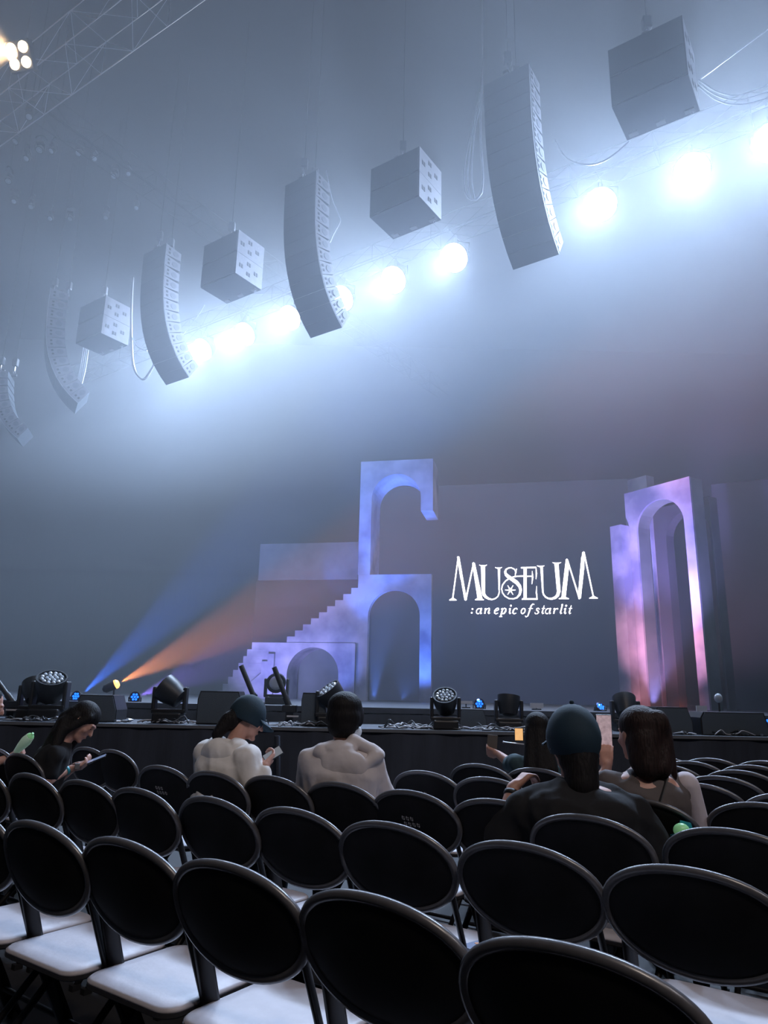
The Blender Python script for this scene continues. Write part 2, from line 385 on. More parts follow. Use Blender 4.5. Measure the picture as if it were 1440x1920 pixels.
# U
glyph([(868, 190), (890, 190), (896, 400), (884, 400)]); serif(872, 184, 62, -10)
stroke([(888, 398), (896, 425), (912, 446), (938, 460), (965, 462), (995, 452), (1015, 432), (1024, 400)], [12, 12, 12, 12, 16, 22, 26, 28])
glyph([(988, 165), (1022, 165), (1040, 404), (1010, 404)]); serif(1008, 157, 72, -12)
# M
glyph([(1084, 130), (1092, 123), (1101, 130), (1112, 180), (1082, 458), (1046, 458)]); serif(1068, 464, 86, 18)
stroke([(1098, 135), (1198, 458)], [10, 12])
glyph([(1190, 462), (1200, 465), (1212, 455), (1245, 70), (1233, 62), (1222, 72)]); glyph([(1186, 440), (1212, 445), (1240, 200), (1240, 90), (1215, 110)])
stroke([(1238, 75), (1318, 450)], [12, 10]); serif(1318, 460, 72, 20)
# second line, slanted letters on a baseline at y=588
def I2(x, pts, wd):                                # shear
    stroke([(x + px_ + (588 - py_) * .26, py_) for px_, py_ in pts], [q * SW for q in wd] if isinstance(wd, list) else wd * SW)
BL = 588
dot(296, 548, 7); dot(290, 580, 7)
def la(x): I2(x, arc(20, 566, 18, 22, -60, -300, 14), 8); I2(x, [(38, 540), (38, 580), (44, 588), (52, 582)], [13, 13, 9, 5])
def ln(x): I2(x, [(0, 550), (8, 541), (12, 588)], [5, 10, 13]); I2(x, [(12, 560), (24, 545), (38, 541), (42, 552), (40, 580), (46, 588), (54, 581)], [5, 6, 10, 13, 13, 9, 5])
def le(x): I2(x, [(6, 566), (24, 562), (36, 552), (30, 541), (16, 543), (5, 562), (8, 582), (20, 590), (38, 582)], [5, 6, 8, 7, 9, 13, 12, 9, 5])
def lp(x): I2(x, [(0, 550), (8, 541), (12, 560), (12, 612)], [5, 10, 13, 13]); I2(x, [(0, 613), (26, 613)], 6); I2(x, [(12, 555), (26, 541), (40, 547), (43, 565), (34, 586), (18, 588), (12, 580)], [5, 8, 11, 13, 11, 7, 5])
def li(x): I2(x, [(0, 550), (10, 541), (12, 580), (18, 588), (26, 581)], [5, 11, 13, 9, 5]); dot(x + 10 + 17, 520, 8)
def lc(x): I2(x, [(36, 552), (28, 541), (14, 544), (5, 562), (8, 582), (20, 590), (36, 582)], [11, 6, 9, 13, 12, 9, 5])
def lo(x): I2(x, arc(20, 565, 16, 22, 0, 360, 18), 9)
def lf(x): I2(x, [(-14, 606), (-4, 616), (8, 606), (12, 560), (14, 522), (24, 506), (38, 510)], [8, 7, 10, 13, 13, 8, 9]); I2(x, [(-2, 544), (34, 544)], 6)
def ls(x): I2(x, [(34, 552), (24, 541), (10, 544), (10, 556), (26, 566), (34, 576), (26, 588), (10, 589), (2, 578)], [8, 6, 8, 11, 12, 11, 7, 6, 9])
def lt(x): I2(x, [(12, 518), (10, 578), (16, 588), (26, 582)], [6, 13, 9, 5]); I2(x, [(-2, 543), (26, 543)], 6)
def lr(x): I2(x, [(0, 550), (8, 541), (12, 588)], [5, 10, 13]); I2(x, [(12, 560), (22, 545), (34, 543), (36, 552)], [5, 7, 9, 11])
def ll(x): I2(x, [(2, 512), (12, 508), (12, 578), (18, 588), (26, 581)], [5, 12, 13, 9, 5])
la(322); ln(388); le(473); lp(528); li(594); lc(628); lo(698); lf(760); ls(818); lt(872); la(905); lr(970); ll(1024); li(1060); lt(1100)
tm.build('lettering', mt['text'], t)

# right arch, turned inward
RB = rad(-32); RU = -V((math.sin(RB), math.cos(RB), 0)); RN = V((-RU.y, RU.x, 0))
if RN.y < 0: RN = -RN
RC = V((.44 * 16, 16, 0))
def R(x, y, dn=0):
    c = RC + RN * dn; q = on_plane(x, y, c, RN) - c; return q.dot(RU), q.z
def rwall(name, poly, dn, depth, m, parent): return MB().prism(poly, RC + RN * dn, RU, ZU, RN * depth).build(name, m, parent)
t = empty('right_arch', (0, 0, 0), label='tall narrow arch at stage right lit violet and pink', cat='stage arch')
ra0 = R(1170, 925)[0]; ra1, rzt = R(1292, 893); ri0, rs = R(1193, 985); ri1, _ = R(1283, 985)
ro = R(1178, 990)[0]
rwall('arch_panel', arch_wall(ra0, ra1, STZ, rzt, ri0, ri1, rs - .15), 0, .06, mt['set'], t)
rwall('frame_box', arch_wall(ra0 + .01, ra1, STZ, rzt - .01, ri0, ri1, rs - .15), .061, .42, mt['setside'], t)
t = empty('arch_shadow', (0, 0, 0), label='dark arch shape standing in for the shadow behind the violet arch', cat='stage arch')
rwall('shadow_shape', arch_wall(ra0 + .25, ra1 - .03, STZ, rzt - .35, ri0 + .28, ri1 + .15, rs - .3), .75, .3, mt['deepset'], t)  # dark solid put in where only shadow lies behind the arch
t = empty('side_pier', (0, 0, 0), label='slim blue pier with flat top at the left of the violet arch', cat='stage pier')
rwall('pier_panel', [(ra0 - .22, STZ), (ra0 + .12, STZ), (ra0 + .12, R(1172, 989)[1]), (ra0 - .22, R(1172, 989)[1])], -.35, .3, mt['set'], t)
t = empty('back_pier', (0, 0, 0), label='faint tall pier showing behind the top left of the violet arch', cat='stage pier')
rwall('pier_panel', [(ra0 - .5, STZ), (ra0 + .1, STZ), (ra0 + .1, R(1162, 905, .8)[1]), (ra0 - .5, R(1162, 905, .8)[1])], .8, .3, mt['set'], t)
t = empty('masking_flat', (0, 0, 0), label='plain black masking flat at the far right of the stage', cat='stage flat')
MB().prism([(0, STZ), (9, STZ), (9, 7.2), (0, 7.0)], at(1362, 1200, 18.5) * 1, V((.93, -.37, 0)), ZU, V((.1, .25, 0))).build('flat_panel', mt['deepset'], t)
t.location = (0, 0, 0)
for o in list(C.objects):
    if o.name.startswith('flat_panel'): o.location.z = -at(1362, 1200, 18.5).z

# stage washes on the set
BLUE, VIO, PINK = (.10, .25, 1), (.45, .35, 1), (1, .35, .42)
lamp('blue_wash', 'SPOT', SC + SU * .4 - SN * 2.6 + V((0, 0, 1.15)), SC + SU * .2 + V((0, 0, 6.9)), 4050, BLUE, .05, 34, .7)
lamp('blue_wash', 'SPOT', SC + SU * .9 - SN * 1.6 + V((0, 0, 1.15)), SC + SU * 1.15 + V((0, 0, 2.8)), 560, BLUE, .05, 74, .8)
lamp('blue_wash', 'SPOT', SC + SU * -.6 - SN * 1.8 + V((0, 0, 1.15)), SC + SU * -.5 + V((0, 0, 4.6)), 1170, BLUE, .05, 28, .8)
lamp('blue_wash', 'SPOT', SC + SU * -1.1 - SN * 1.4 + V((0, 0, 1.15)), SC + SU * -1.1 + V((0, 0, 2.0)), 90, BLUE, .05, 50, .8)
lamp('blue_wash', 'SPOT', SC + SU * -1.9 + SN * .75 + V((0, 0, 3.5)), SC + SU * -1.75 + SN * 2 + V((0, 0, 4.95)), 160, BLUE, .05, 44, .6)
lamp('violet_wash', 'SPOT', SC + SU * -2.8 - SN * 2.4 + V((0, 0, 1.15)), SC + SU * -2.6 + V((0, 0, 2.9)), 700, (.42, .40, 1), .05, 100, .9)
lamp('violet_wash', 'SPOT', RC - RN * 2.3 + RU * .5 + V((0, 0, 1.2)), RC + RU * -.6 + V((0, 0, 5.2)), 4800, (.40, .34, 1), .05, 52, .8)
lamp('pink_wash', 'SPOT', RC - RN * 2.0 + RU * -.2 + V((0, 0, 1.2)), RC + RU * -.7 + V((0, 0, 2.8)), 900, (1, .40, .55), .05, 70, .9)
lamp('red_wash', 'SPOT', (5.2, 12.6, 1.2), (8.2, 21.5, 1.3), 420, (1, .20, .12), .03, 26, .9)

# ------------------------------------------------------------------ hung gear
def truss(name, a, b, wd, label, bay=1.0, up=ZU, r=.025, m='alu'):
    a, b = V(a), V(b); t = empty(name, a, label=label, cat='truss')
    d = (b - a); L = d.length; d.normalize(); s = d.cross(ZU).normalized() * (wd / 2); h = ZU * (wd / 2)
    for sx, sz_ in ((1, 1), (1, -1), (-1, 1), (-1, -1)):
        o_ = s * sx + h * sz_; MB().cyl(o_, o_ + d * L, r, seg=8).build('chord', mt[m], t)
    n = max(2, int(L / bay)); st_ = L / n; mb = MB()
    for i in range(n):
        p0 = d * (i * st_); p1 = d * ((i + 1) * st_); pm = (p0 + p1) / 2
        for f in ((s + h, s - h), (-s + h, -s - h), (s + h, -s + h), (s - h, -s - h)):
            mb.cyl(p0 + f[0], pm + f[1], r * .5, seg=5); mb.cyl(pm + f[1], p1 + f[0], r * .5, seg=5)
        for f in ((s + h, s - h), (-s + h, -s - h), (s + h, -s + h), (s - h, -s - h)): mb.cyl(p0 + f[0], p0 + f[1], r * .5, seg=5)
    mb.build('bracing', mt[m], t); return t

def chain(top, parent, base, m=None, hook=True):   # hoist body, hook and chain to the roof, in the parent's frame
    b = V(base)
    if hook:
        MB().box(b + V((0, 0, .42)), (.16, .13, .26), bev=.02).build('hoist_body', mt['fixgrey'], parent)
        MB().tube([b + V((.035 * math.cos(a), 0, .08 + .05 * math.sin(a))) for a in [k * PI / 6 - .6 for k in range(11)]], .016, 6).cyl(b + V((0, 0, .13)), b + V((0, 0, .3)), .02).build('hook', mt['steel'], parent)
    MB().cyl(b + V((0, 0, .5)), V((b.x, b.y, top)), .006, seg=5).build('chain', mt['dim'], parent)

def line_array(base_corner, right, n=12, label='', scale=1.0, angs=None):
    """base_corner is the lowest front left corner; right is the unit vector to the array's own right as the viewer sees it"""
    right = V(right).normalized(); fr = V((right.y, -right.x, 0))           # towards the audience
    angs = (angs or [0, 1, 2, 4, 7, 11, 16, 22, 29, 37, 45, 52])[12 - n:]
    W_, HB, D_ = .96 * scale, .325 * scale, .52 * scale
    pts = [V((0, 0))]                                                   # (forward, z) up the front edge
    for a in reversed(angs): p = pts[-1]; pts.append(V((p.x + HB * math.sin(rad(a)), p.y + HB * math.cos(rad(a)))))
    pts = pts[::-1]
    t = empty('line_array', V(base_corner), label=label, cat='loudspeaker', group=None)
    def wp(u, f, z): return right * u + fr * f + ZU * z
    for i in range(n):
        a = rad(angs[i]); T, B = pts[i], pts[i + 1]
        nb = V((math.cos(a), -math.sin(a)))                              # box forward in (f, z)
        tp = V((math.sin(a), math.cos(a)))                                # box up
        g = .003
        Tq, Bq = T - tp * g, B + tp * g; Tb = Tq - nb * D_ - tp * .045 * scale; Bb = Bq - nb * D_ + tp * .045 * scale
        c = MB().loft([[wp(u, *Tq), wp(u, *Bq), wp(u, *Bb), wp(u, *Tb)] for u in (.006, W_ - .006)]).build('cabinet', mt['cabdark'], t)
        for u in (0, W_ - .006): MB().loft([[wp(uu, *Tq), wp(uu, *Bq), wp(uu, *Bb), wp(uu, *Tb)] for uu in (u, u + .006)]).build('lit_side', mt['cab'], c)
        Tf, Bf = Tq + nb * .012, Bq + nb * .012
        MB().loft([[wp(u, *Tf), wp(u, *Bf), wp(u, *(Bq + nb * .001)), wp(u, *(Tq + nb * .001))] for u in (.0, W_)]).build('grille', mt['gril'], c)
        mid = (Tq + Bq) / 2
        for side, u in ((1, W_ + .001), (-1, -.001)):
            mb = MB()
            for k in (-1, 1):
                q = mid - nb * .13 * scale + tp * (.055 * k * scale); e = .028 * scale
                mb.loft([[wp(uu, *(q + nb * e * 1.1 + tp * e)), wp(uu, *(q + nb * e * 1.1 - tp * e)), wp(uu, *(q - nb * e * 1.1 - tp * e)), wp(uu, *(q - nb * e * 1.1 + tp * e))] for uu in (u, u + side * .006)])
            mb.build('hand_slot', mt['slot'], c)
            q = mid - nb * .34 * scale; ring = [(q + nb * .10 * scale * math.cos(PI / 8 + k * PI / 4) + tp * .085 * scale * math.sin(PI / 8 + k * PI / 4)) for k in range(8)]
            MB().loft([[wp(uu, *x) for x in ring] for uu in (u, u + side * .008)]).build('side_plate', mt['pad'], c)
        MB().cyl(wp(W_ + .02, *(Bq + nb * .0)), wp(W_ + .02, *(Tq + nb * .0)), .008, seg=5).build('rigging_bar', mt['steel'], c)
    top = pts[0]
    c1 = wp(W_ * .5, top.x - .1, top.y + .06); c2 = wp(W_ * .5, top.x - .5, top.y + .06)
    MB().box(wp(W_ * .5, top.x - .28, top.y + .05), (.10, .62, .07), rot=frame(V(), right, fr, ZU).to_3x3()).box(wp(W_ * .5, top.x - .28, top.y + .03), (W_ * .9, .08, .06), rot=frame(V(), right, fr, ZU).to_3x3()).build('flying_frame', mt['fixgrey'], t)
    for c in (c1, c2): chain(ZC - t.location.z - .05, t, c)
    return t, pts, wp

def sub_pair(corner, right, label, Wd=1.27, Hh=.62, D=.92):
    right = V(right).normalized(); fr = V((right.y, -right.x, 0)); t = empty('subwoofer_stack', V(corner), label=label, cat='loudspeaker')
    RT = frame(V(), right, fr, ZU).to_3x3()
    def wp(u, f, z): return right * u + fr * f + ZU * z
    for k in range(2):
        z0 = k * Hh
        c = MB().box(wp(Wd / 2, -D / 2, z0 + Hh / 2), (Wd - .012, D, Hh - .004), rot=RT).build('cabinet', mt['cabdark'], t)
        for u in (.003, Wd - .003): MB().box(wp(u, -D / 2, z0 + Hh / 2), (.006, D, Hh - .008), rot=RT).build('lit_side', mt['cab'], c)
        MB().box(wp(Wd / 2, .012, z0 + Hh / 2), (Wd - .04, .02, Hh - .05), rot=RT).build('grille', mt['gril'], c)
        for s_, u in ((1, Wd + .002), (-1, -.002)):
            for f, z in ((-.16, .30), (-.42, .46), (-.42, .18), (-.68, .32)):
                mb = MB(); 
                for e in (-1, 1): mb.box(wp(u, f + e * .038, z0 + z), (.008, .05, .10), rot=RT)
                mb.build('hand_slot', mt['slot'], c)
        for u in (.15, Wd / 2, Wd - .15): MB().box(wp(u, -D + .12, z0 - .012), (.16, .1, .03), rot=RT).build('skid', mt['fixgrey'], c)
    MB().box(wp(Wd / 2, -D / 2, 2 * Hh + .04), (.1, D * .9, .08), rot=RT).box(wp(Wd / 2, -D / 2, 2 * Hh + .03), (Wd * .8, .08, .06), rot=RT).build('flying_frame', mt['fixgrey'], t)
    chain(ZC - t.location.z - .05, t, wp(Wd / 2, -D * .35, 2 * Hh + .1))
    MB().tube([wp(Wd - .1, -D + .12, -.02) + V((0, 0, -.03 + .03 * math.cos(a) - .03)) + right * .03 * math.sin(a) for a in [k * PI / 4 for k in range(8)]], .008, 5, closed=True).build('shackle', mt['steel'], t)
    return t, wp

RIGHT = -RR
SUBZ = 11.35
for (px, lab) in (((1147, 202), 'rightmost hanging subwoofer pair, large dark box without a visible side panel'),
                  ((693, 408), 'hanging subwoofer pair between the two middle line arrays'),
                  ((376, 540), 'hanging subwoofer pair between the curved arrays left of the white lamps'),
                  ((142, 645), 'far left hanging subwoofer pair with its pale slotted side turned to the hall')):
    sub_pair(on_z(*px, SUBZ), RIGHT, lab)
ARZ = 9.65
line_arrays = []
for px, rt, lab, z in (((962.6, 506), RIGHT, 'nearest full curved line array, right of centre, broad dark front', ARZ),
                    ((583, 634), RIGHT, 'curved line array in the middle with a lamp glaring past its foot', ARZ),
                    ((312, 722), RIGHT, 'curved line array left of the row of lamps with pale side panels', ARZ),
                    ((141, 776), (.46, -.89, 0), 'narrow line array at the left showing only its pale jointed side', ARZ - .1),
                    ((44, 838), (.25, -.97, 0), 'dim farthest line array at the left edge of the hall', ARZ - 1.0)):
    line_arrays.append(line_array(on_z(*px, z), rt, label=lab, n=9 if px[0] == 44 else 12, scale=.85 if px[0] == 44 else 1))
p = on_z(962.6, 506, ARZ) + RIGHT * 5.3 + V((0, 0, 0))
line_arrays.append(line_array(p, RIGHT, label='line array cut off by the right edge of the view', scale=1.0))

def cable(pts, r, label, m=None, group=None, n=24, name='hanging_cable'):
    pts = [V(p) for p in pts]; out = []
    for i in range(n + 1):                          # Catmull-Rom
        s_ = i / n * (len(pts) - 1); k = min(int(s_), len(pts) - 2); u = s_ - k
        p0, p1, p2, p3 = pts[max(0, k - 1)], pts[k], pts[k + 1], pts[min(len(pts) - 1, k + 2)]
        out.append(.5 * ((2 * p1) + (p2 - p0) * u + (2 * p0 - 5 * p1 + 4 * p2 - p3) * u * u + (3 * p1 - p0 - 3 * p2 + p3) * u ** 3))
    o0 = out[0].copy()
    o = MB().tube([q - o0 for q in out], r, 6).build(name, m or mt['cablel'], None, o0, smooth=True); return tag(o, label, 'cable', group)
a5 = line_arrays[0][0].location; D5 = (a5 - EYE).y + .5
for k, (dx_, dy_) in enumerate(((0, 0), (7, 2), (14, 0))):
    cable([at(905 + dx_ * .3, -700, D5), at(905, 60, D5), at(897 + dx_ * .4, 180, D5), at(884 + dx_ * .5, 240, D5), at(870 + dx_, 320, D5), at(874 + dx_, 365 + dy_, D5), at(890 + dx_ * .3, 374 - dy_, D5), at(906, 350 - k * 5, D5), at(900 + k, 250, D5), at(902 + k, 160, D5)], .016,
          'loop of pale cable hanging left of the nearest line array', group='cable loops left of the nearest line array')
D6 = 11.0
cable([at(1040, 262, 13), at(1062, 296, 12.6), at(1100, 309, 12.2), at(1140, 298, 11.8), at(1180, 265, 11.3)], .018, 'single cable swagged between the nearest line array and the rightmost subwoofers')
for k in range(3):
    cable([at(1310, 150 + 6 * k, 11.3), at(1345, 172 + 8 * k, 11.2), at(1390, 178 + 9 * k, 11), at(1460, 150 + 14 * k, 10.8)], .014, 'pale cable sagging out past the right edge beside the rightmost subwoofers', group='cables sagging at the right edge')
cable([at(1314, 148, 11.3), at(1365, 110, 11.1), at(1440, 55, 10.8)], .012, 'thin tight line rising to the right edge above the sagging cables')
D3 = line_arrays[2][0].location.y + .6
cable([at(249, 520, D3), at(246, 600, D3), at(249, 680, D3), at(262, 708, D3), at(276, 706, D3), at(296, 670, D3)], .035, 'thick looped cable under the far left subwoofers')
cable([at(247, 632, D3), at(258, 650, D3), at(276, 658, D3)], .02, 'short thin cable beside the thick loop under the far left subwoofers')
for k in range(4):
    cable([at(157 + 3.2 * k, 645, 22), at(150 + 3.5 * k, 690, 22), at(141 + 2.5 * k, 738, 21.6)], .022, 'pale cable hanging behind the narrow left line array', group='cables behind the narrow left line array')
cable([at(383, 572, D3 - .5), at(372, 590, D3 - .3), at(343, 628, D3)], .016, 'straight thin line from the left subwoofers to the array beside the lamps')
D4 = line_arrays[1][0].location.y + .8
cable([at(612, 320, D4), at(622, 370, D4), at(634, 400, D4), at(638, 415, D4), at(625, 440, D4), at(618, 455, D4), at(612, 440, D4)], .014, 'thin wire loop behind the middle line array')

def basis0(f): r = f.cross(ZU); return frame(V(), r, f, ZU).to_3x3()
def flood(loc, name='flood_lamp', label='', aimp=None, light=True):
    loc = V(loc); t = empty(name, loc, label=label, cat='stage light')
    aim = V(aimp) if aimp is not None else loc + AUD * 10 + V((0, 0, -9)); d = (aim - loc).normalized()
    MB().lathe([(.08, -.42), (.30, -.40), (.40, -.15), (.44, .0), (.44, .03), (.415, .03), (.41, 0)], axis=d, seg=24).build('housing', mt['fix'], t, smooth='auto')
    MB().lathe([(.405, .0), (.405, .012), (.3, .02)], axis=d, seg=24).build('lens', mt['face_w'], t)  # glowing face made oversized so its disc carries the lamp's glare
    s_ = d.cross(ZU).normalized()
    MB().tube([s_ * .43 + d * -.12, s_ * .45 + ZU * .3 - d * .12, s_ * .0 + ZU * .52 - d * .12, -s_ * .45 + ZU * .3 - d * .12, -s_ * .43 - d * .12], .02, 6).build('yoke', mt['fix'], t)
    MB().box(ZU * .58 - d * .12, (.08, .08, .26)).box(ZU * .72, (.06, .72, .03), rot=basis0(AUD)).build('clamp', mt['fixgrey'], t)
    lamp('lamp_light', 'SPOT', loc + d * .06, aim, LAMP_E, LAMP_C, .35, 108, .75)
    return t
labs = ['white flood lamp cut by the right edge', 'white flood lamp second from the right edge', 'white flood lamp right of the nearest line array foot', 'white flood lamp left of the nearest line array',
        'large white flood lamp under the middle subwoofers', 'white flood lamp peeping out right of the middle array foot', 'white flood lamp glaring left of the middle array foot', 'white flood lamp between two left arrays', 'leftmost white flood lamp beside the foot of a curved array']
for p_, l_ in zip(LAMPS[:9], labs): flood(p_, label=l_)
truss('lamp_truss', LAMPS[0] + RIGHT * 6 + ZU * 1.0 - AUD * .0, LAMPS[8] - RIGHT * 9 + ZU * 1.0 - AUD * .0, .6, 'long straight truss carrying the row of white flood lamps', bay=2.0, m='dim', r=.012)

# roof trusses at upper left
TA = on_z(-260, 422, 15.5); TB = on_z(340, -28, 15.5)
up_ = 0.45
truss('roof_truss', TA + ZU * .45, TB + (TB - TA).normalized() * 6 + ZU * .45, .95, 'box truss crossing the upper left corner with bright edges', bay=2.2, r=.014)
ta, tb = on_z(70, 196, 16.5), on_z(420, 470, 16.5)
truss('cross_truss', ta, ta + (-AUD) * 22, .6, 'faint truss running back over the stage from the upper left', bay=1.8, r=.012, m='dim')

def wash_light(loc, label, aim, scale=1.0, face='lens', hang=False, yaw=0, group=None, cells=True):
    """moving head: base, yoke, drum head with a honeycomb of lenses"""
    t = empty('moving_light', V(loc), yaw, label, 'stage light', group); s_ = scale; sg = -1 if hang else 1
    MB().box((0, 0, sg * .06 * s_), (.34 * s_, .26 * s_, .12 * s_), bev=.02 * s_).build('base', mt['fix'], t)
    for x in (-1, 1): MB().box((x * .185 * s_, 0, sg * .27 * s_), (.045 * s_, .12 * s_, .30 * s_), bev=.015 * s_).build('yoke_arm', mt['fix'], t)
    MB().box((0, 0, sg * .135 * s_), (.40 * s_, .14 * s_, .05 * s_), bev=.01 * s_).build('yoke_base', mt['fix'], t)
    c = V((0, 0, sg * .36 * s_)); rz = M.Rotation(-yaw, 3, 'Z'); d = (rz @ (V(aim) - V(loc) - c)).normalized()
    h = MB().lathe([(.05 * s_, -.17 * s_), (.12 * s_, -.15 * s_), (.155 * s_, -.02 * s_), (.165 * s_, .09 * s_), (.165 * s_, .12 * s_), (.15 * s_, .12 * s_), (.148 * s_, .10 * s_)], c, d, 24).build('head', mt['fix'], t, smooth='auto')
    q = d.to_track_quat('Z', 'Y').to_matrix()
    if cells:
        mb = MB(); pts = [(0, 0)] + [(.052 * math.cos(k * PI / 3), .052 * math.sin(k * PI / 3)) for k in range(6)] + [(.104 * math.cos(k * PI / 6 + .26), .104 * math.sin(k * PI / 6 + .26)) for k in range(12)]
        for x, y in pts: mb.lathe([(.024 * s_, 0), (.022 * s_, .012 * s_), (.012 * s_, .022 * s_)], c + q @ (V((x, y, .105)) * s_), d, 8)
        mb.build('lens_cluster', mt[face], h, smooth=True)
    else: MB().lathe([(.12 * s_, .1 * s_), (.11 * s_, .125 * s_), (.05 * s_, .14 * s_)], c, d, 20).build('front_lens', mt[face], h, smooth=True)
    return t

# the warm four-cell blinder
bl = at(40, 106, 13.0)
t = empty('blinder_lamp', bl, label='four-cell warm blinder glowing below the upper left truss', cat='stage light')
bd = (V((-1.5, -1.2, .0)).normalized()); toc = (EYE - bl).normalized(); bdir = (toc + V((-.55, 0, .25))).normalized(); bq = bdir.to_track_quat('Z', 'Y').to_matrix()
MB().box((0, 0, 0), (.62, .62, .14), rot=bq, bev=.02).build('housing', mt['fix'], t)
for x in (-1, 1):
    for y in (-1, 1):
        c_ = MB().lathe([(.115, 0), (.115, .03), (.08, .045)], bq @ V((x * .15, y * .15, .075)), bdir, 16).build('lamp_cell', mt['face_y'], t)
MB().box((0, .05, .45), (.05, .05, .6)).cyl((0, .05, .5), (0, .05, ZC - bl.z), .008, seg=5).build('hanger', mt['fixgrey'], t)
lamp('warm_light', 'SPOT', bl + bdir * .2, bl + V((-9, 1, 4.0)), 16000, (1, .62, .30), .1, 75, .8)

random.seed(3)
hp = [(30, 268, 17), (50, 300, 17), (74, 284, 16.2), (98, 286, 17.4), (148, 290, 18), (176, 300, 19), (15, 342, 18), (26, 380, 20), (58, 390, 21), (94, 412, 20), (131, 412, 22), (255, 392, 22), (214, 333, 20), (240, 328, 21.5), (198, 410, 23), (54, 222, 15.2)]
for k, (x, y, Y_) in enumerate(hp):
    q = at(x, y, Y_); wash_light(q + V((0, 0, .3)), 'small moving light hanging in the dim cluster below the upper left truss', q + V((random.uniform(-2, 2), -2, -4)), .62, hang=True, yaw=random.uniform(0, 3), group='moving lights hung at the upper left', cells=(k % 2 == 0))
    MB().tube([V((.14 * math.cos(a), 0, .1 + .12 * math.sin(a))) for a in [j * PI / 6 for j in range(7)]], .02, 5).cyl((0, 0, .1), (0, 0, ZC - q.z - .31), .005, seg=5).build('clamp', mt['dim'], C.objects[-1] if False else [o for o in C.objects if o.name.startswith('moving_light')][-1])

# ------------------------------------------------------------------ things along the stage edge
def wedge(x0, x1, ytop, Y, label, z=None, slope=1, tall=None):
    z = APZ if z is None else z
    p0, p1 = at(x0, ytop, Y), at(x1, ytop, Y); w_ = (p1.x - p0.x); hgt = at((x0 + x1) / 2, ytop, Y).z - z
    t = empty('stage_monitor', ((p0.x + p1.x) / 2, Y, z), label=label, cat='loudspeaker')
    prof = [(-.5 * w_, 0), (.5 * w_, 0), (.5 * w_, hgt * .45), (.5 * w_ - .12 * w_ * slope, hgt), (-.5 * w_ + .05 * w_, hgt), (-.5 * w_, hgt * .75)]
    MB().prism(prof, (0, 0, 0), (1, 0, 0), ZU, (0, .42, 0)).build('cabinet', mt['fix'], t)
    MB().prism([(a * .96, b * .93 + hgt * .03) for a, b in prof], (0, -.012, 0), (1, 0, 0), ZU, (0, .01, 0)).build('grille', mt['gril'], t)
    return t
wedge(372, 458, 1296, 10.1, 'black wedge monitor on the stage edge at the foot of the bright stairs')
wedge(148, 222, 1303, 10.1, 'black wedge monitor on the stage edge beyond the long-haired woman')
wedge(566, 612, 1299, 10.2, 'narrow black monitor standing left of the tilted honeycomb light', slope=.6)
wedge(1228, 1296, 1326, 10.0, 'large black wedge monitor in front of the violet arch')
wedge(1312, 1438, 1336, 9.95, 'wide low black monitor at the right end of the stage edge', slope=.4)
wedge(862, 912, 1330, 10.3, 'low flat black monitor just right of the white-faced honeycomb light', slope=1)
def mv(px, pyb, Y, lab, aim, s_=1.0, face='lens', yaw=0, cells=True, z=None):
    p = at(px, pyb, Y); return wash_light(V((p.x, Y, APZ if z is None else z)), lab, V((p.x, Y, 1.2)) + V(aim), s_, face, yaw=yaw, cells=cells)
mv(622, 1345, 10.2, 'honeycomb moving light tipped left on the stage edge', (-.7, -.35, 1.0), 1.12)
mv(835, 1345, 10.0, 'honeycomb moving light showing its white lens face, right of the gateway', (-.15, -.8, 1.0), 1.0)
mv(316, 1345, 10.2, 'black moving light tilted up behind the blue lamp', (-1, .1, .7), 1.15)
mv(88, 1345, 10.3, 'dark bulky moving light at the left of the stage edge', (.2, -.5, 1), 1.25)
mv(60, 1345, 10.6, 'dark moving light behind the bulky one at the left of the stage', (-.4, .5, 1), 1.1)
mv(954, 1345, 10.2, 'moving light with a pale dome and orange-lit yoke', (.1, .2, 1), .95, 'card', cells=False)
mv(1172, 1330, 10.6, 'dark moving light behind the woman in the taupe top', (.1, .6, 1), 1.0)
mv(516, 1335, 12.4, 'grey moving light standing in front of the landing arch', (0, -1, .1), 1.0, 'lens', cells=False, z=STZ)
for k, (px, py, Y_, ax, lab) in enumerate(((143, 1306, 11.8, (-.3, -1, .3), 'small blue LED lamp beyond the long-haired woman'), (253, 1307, 12.0, (.1, -1, .15), 'round blue LED lamp facing the hall'), (341, 1308, 12.4, (.9, -.7, .4), 'blue LED lamp at the right of the tilted black light'),
                                  (899, 1320, 12.0, (-.3, -1, .3), 'blue LED lamp left of the orange-lit moving light'), (1126, 1326, 12.4, (.3, -1, .9), 'blue LED lamp above the navy cap'), (1436, 1357, 10.2, (-.3, -1, .3), 'blue lamp at the far right of the stage edge'))):
    p = at(px, py, Y_); t = empty('led_lamp', p, label=lab, cat='stage light'); d = V(ax).normalized(); r_ = .075
    MB().lathe([(.03, -.16), (r_, -.13), (r_ + .012, 0), (r_ + .012, .02), (r_, .02), (r_, 0)], (0, 0, 0), d, 18).build('housing', mt['fix'], t, smooth='auto')
    q = d.to_track_quat('Z', 'Y').to_matrix(); mb = MB()
    for x, y in [(0, 0)] + [(.045 * math.cos(j * PI / 3), .045 * math.sin(j * PI / 3)) for j in range(6)]: mb.lathe([(.019, 0), (.016, .012), (.008, .016)], q @ V((x, y, .01)), d, 8)
    mb.build('led_cluster', mt['face_b'], t)
    zb = (STZ if Y_ > RIS else APZ) - p.z
    MB().tube([V((-.1, 0, 0)), V((-.1, .02, -.1)), V((0, .02, -.14)), V((.1, .02, -.1)), V((.1, 0, 0))], .01, 5).cyl((0, .02, -.14), (0, .02, zb), .014).box((0, .02, zb + .01), (.16, .12, .02)).build('bracket', mt['fix'], t)
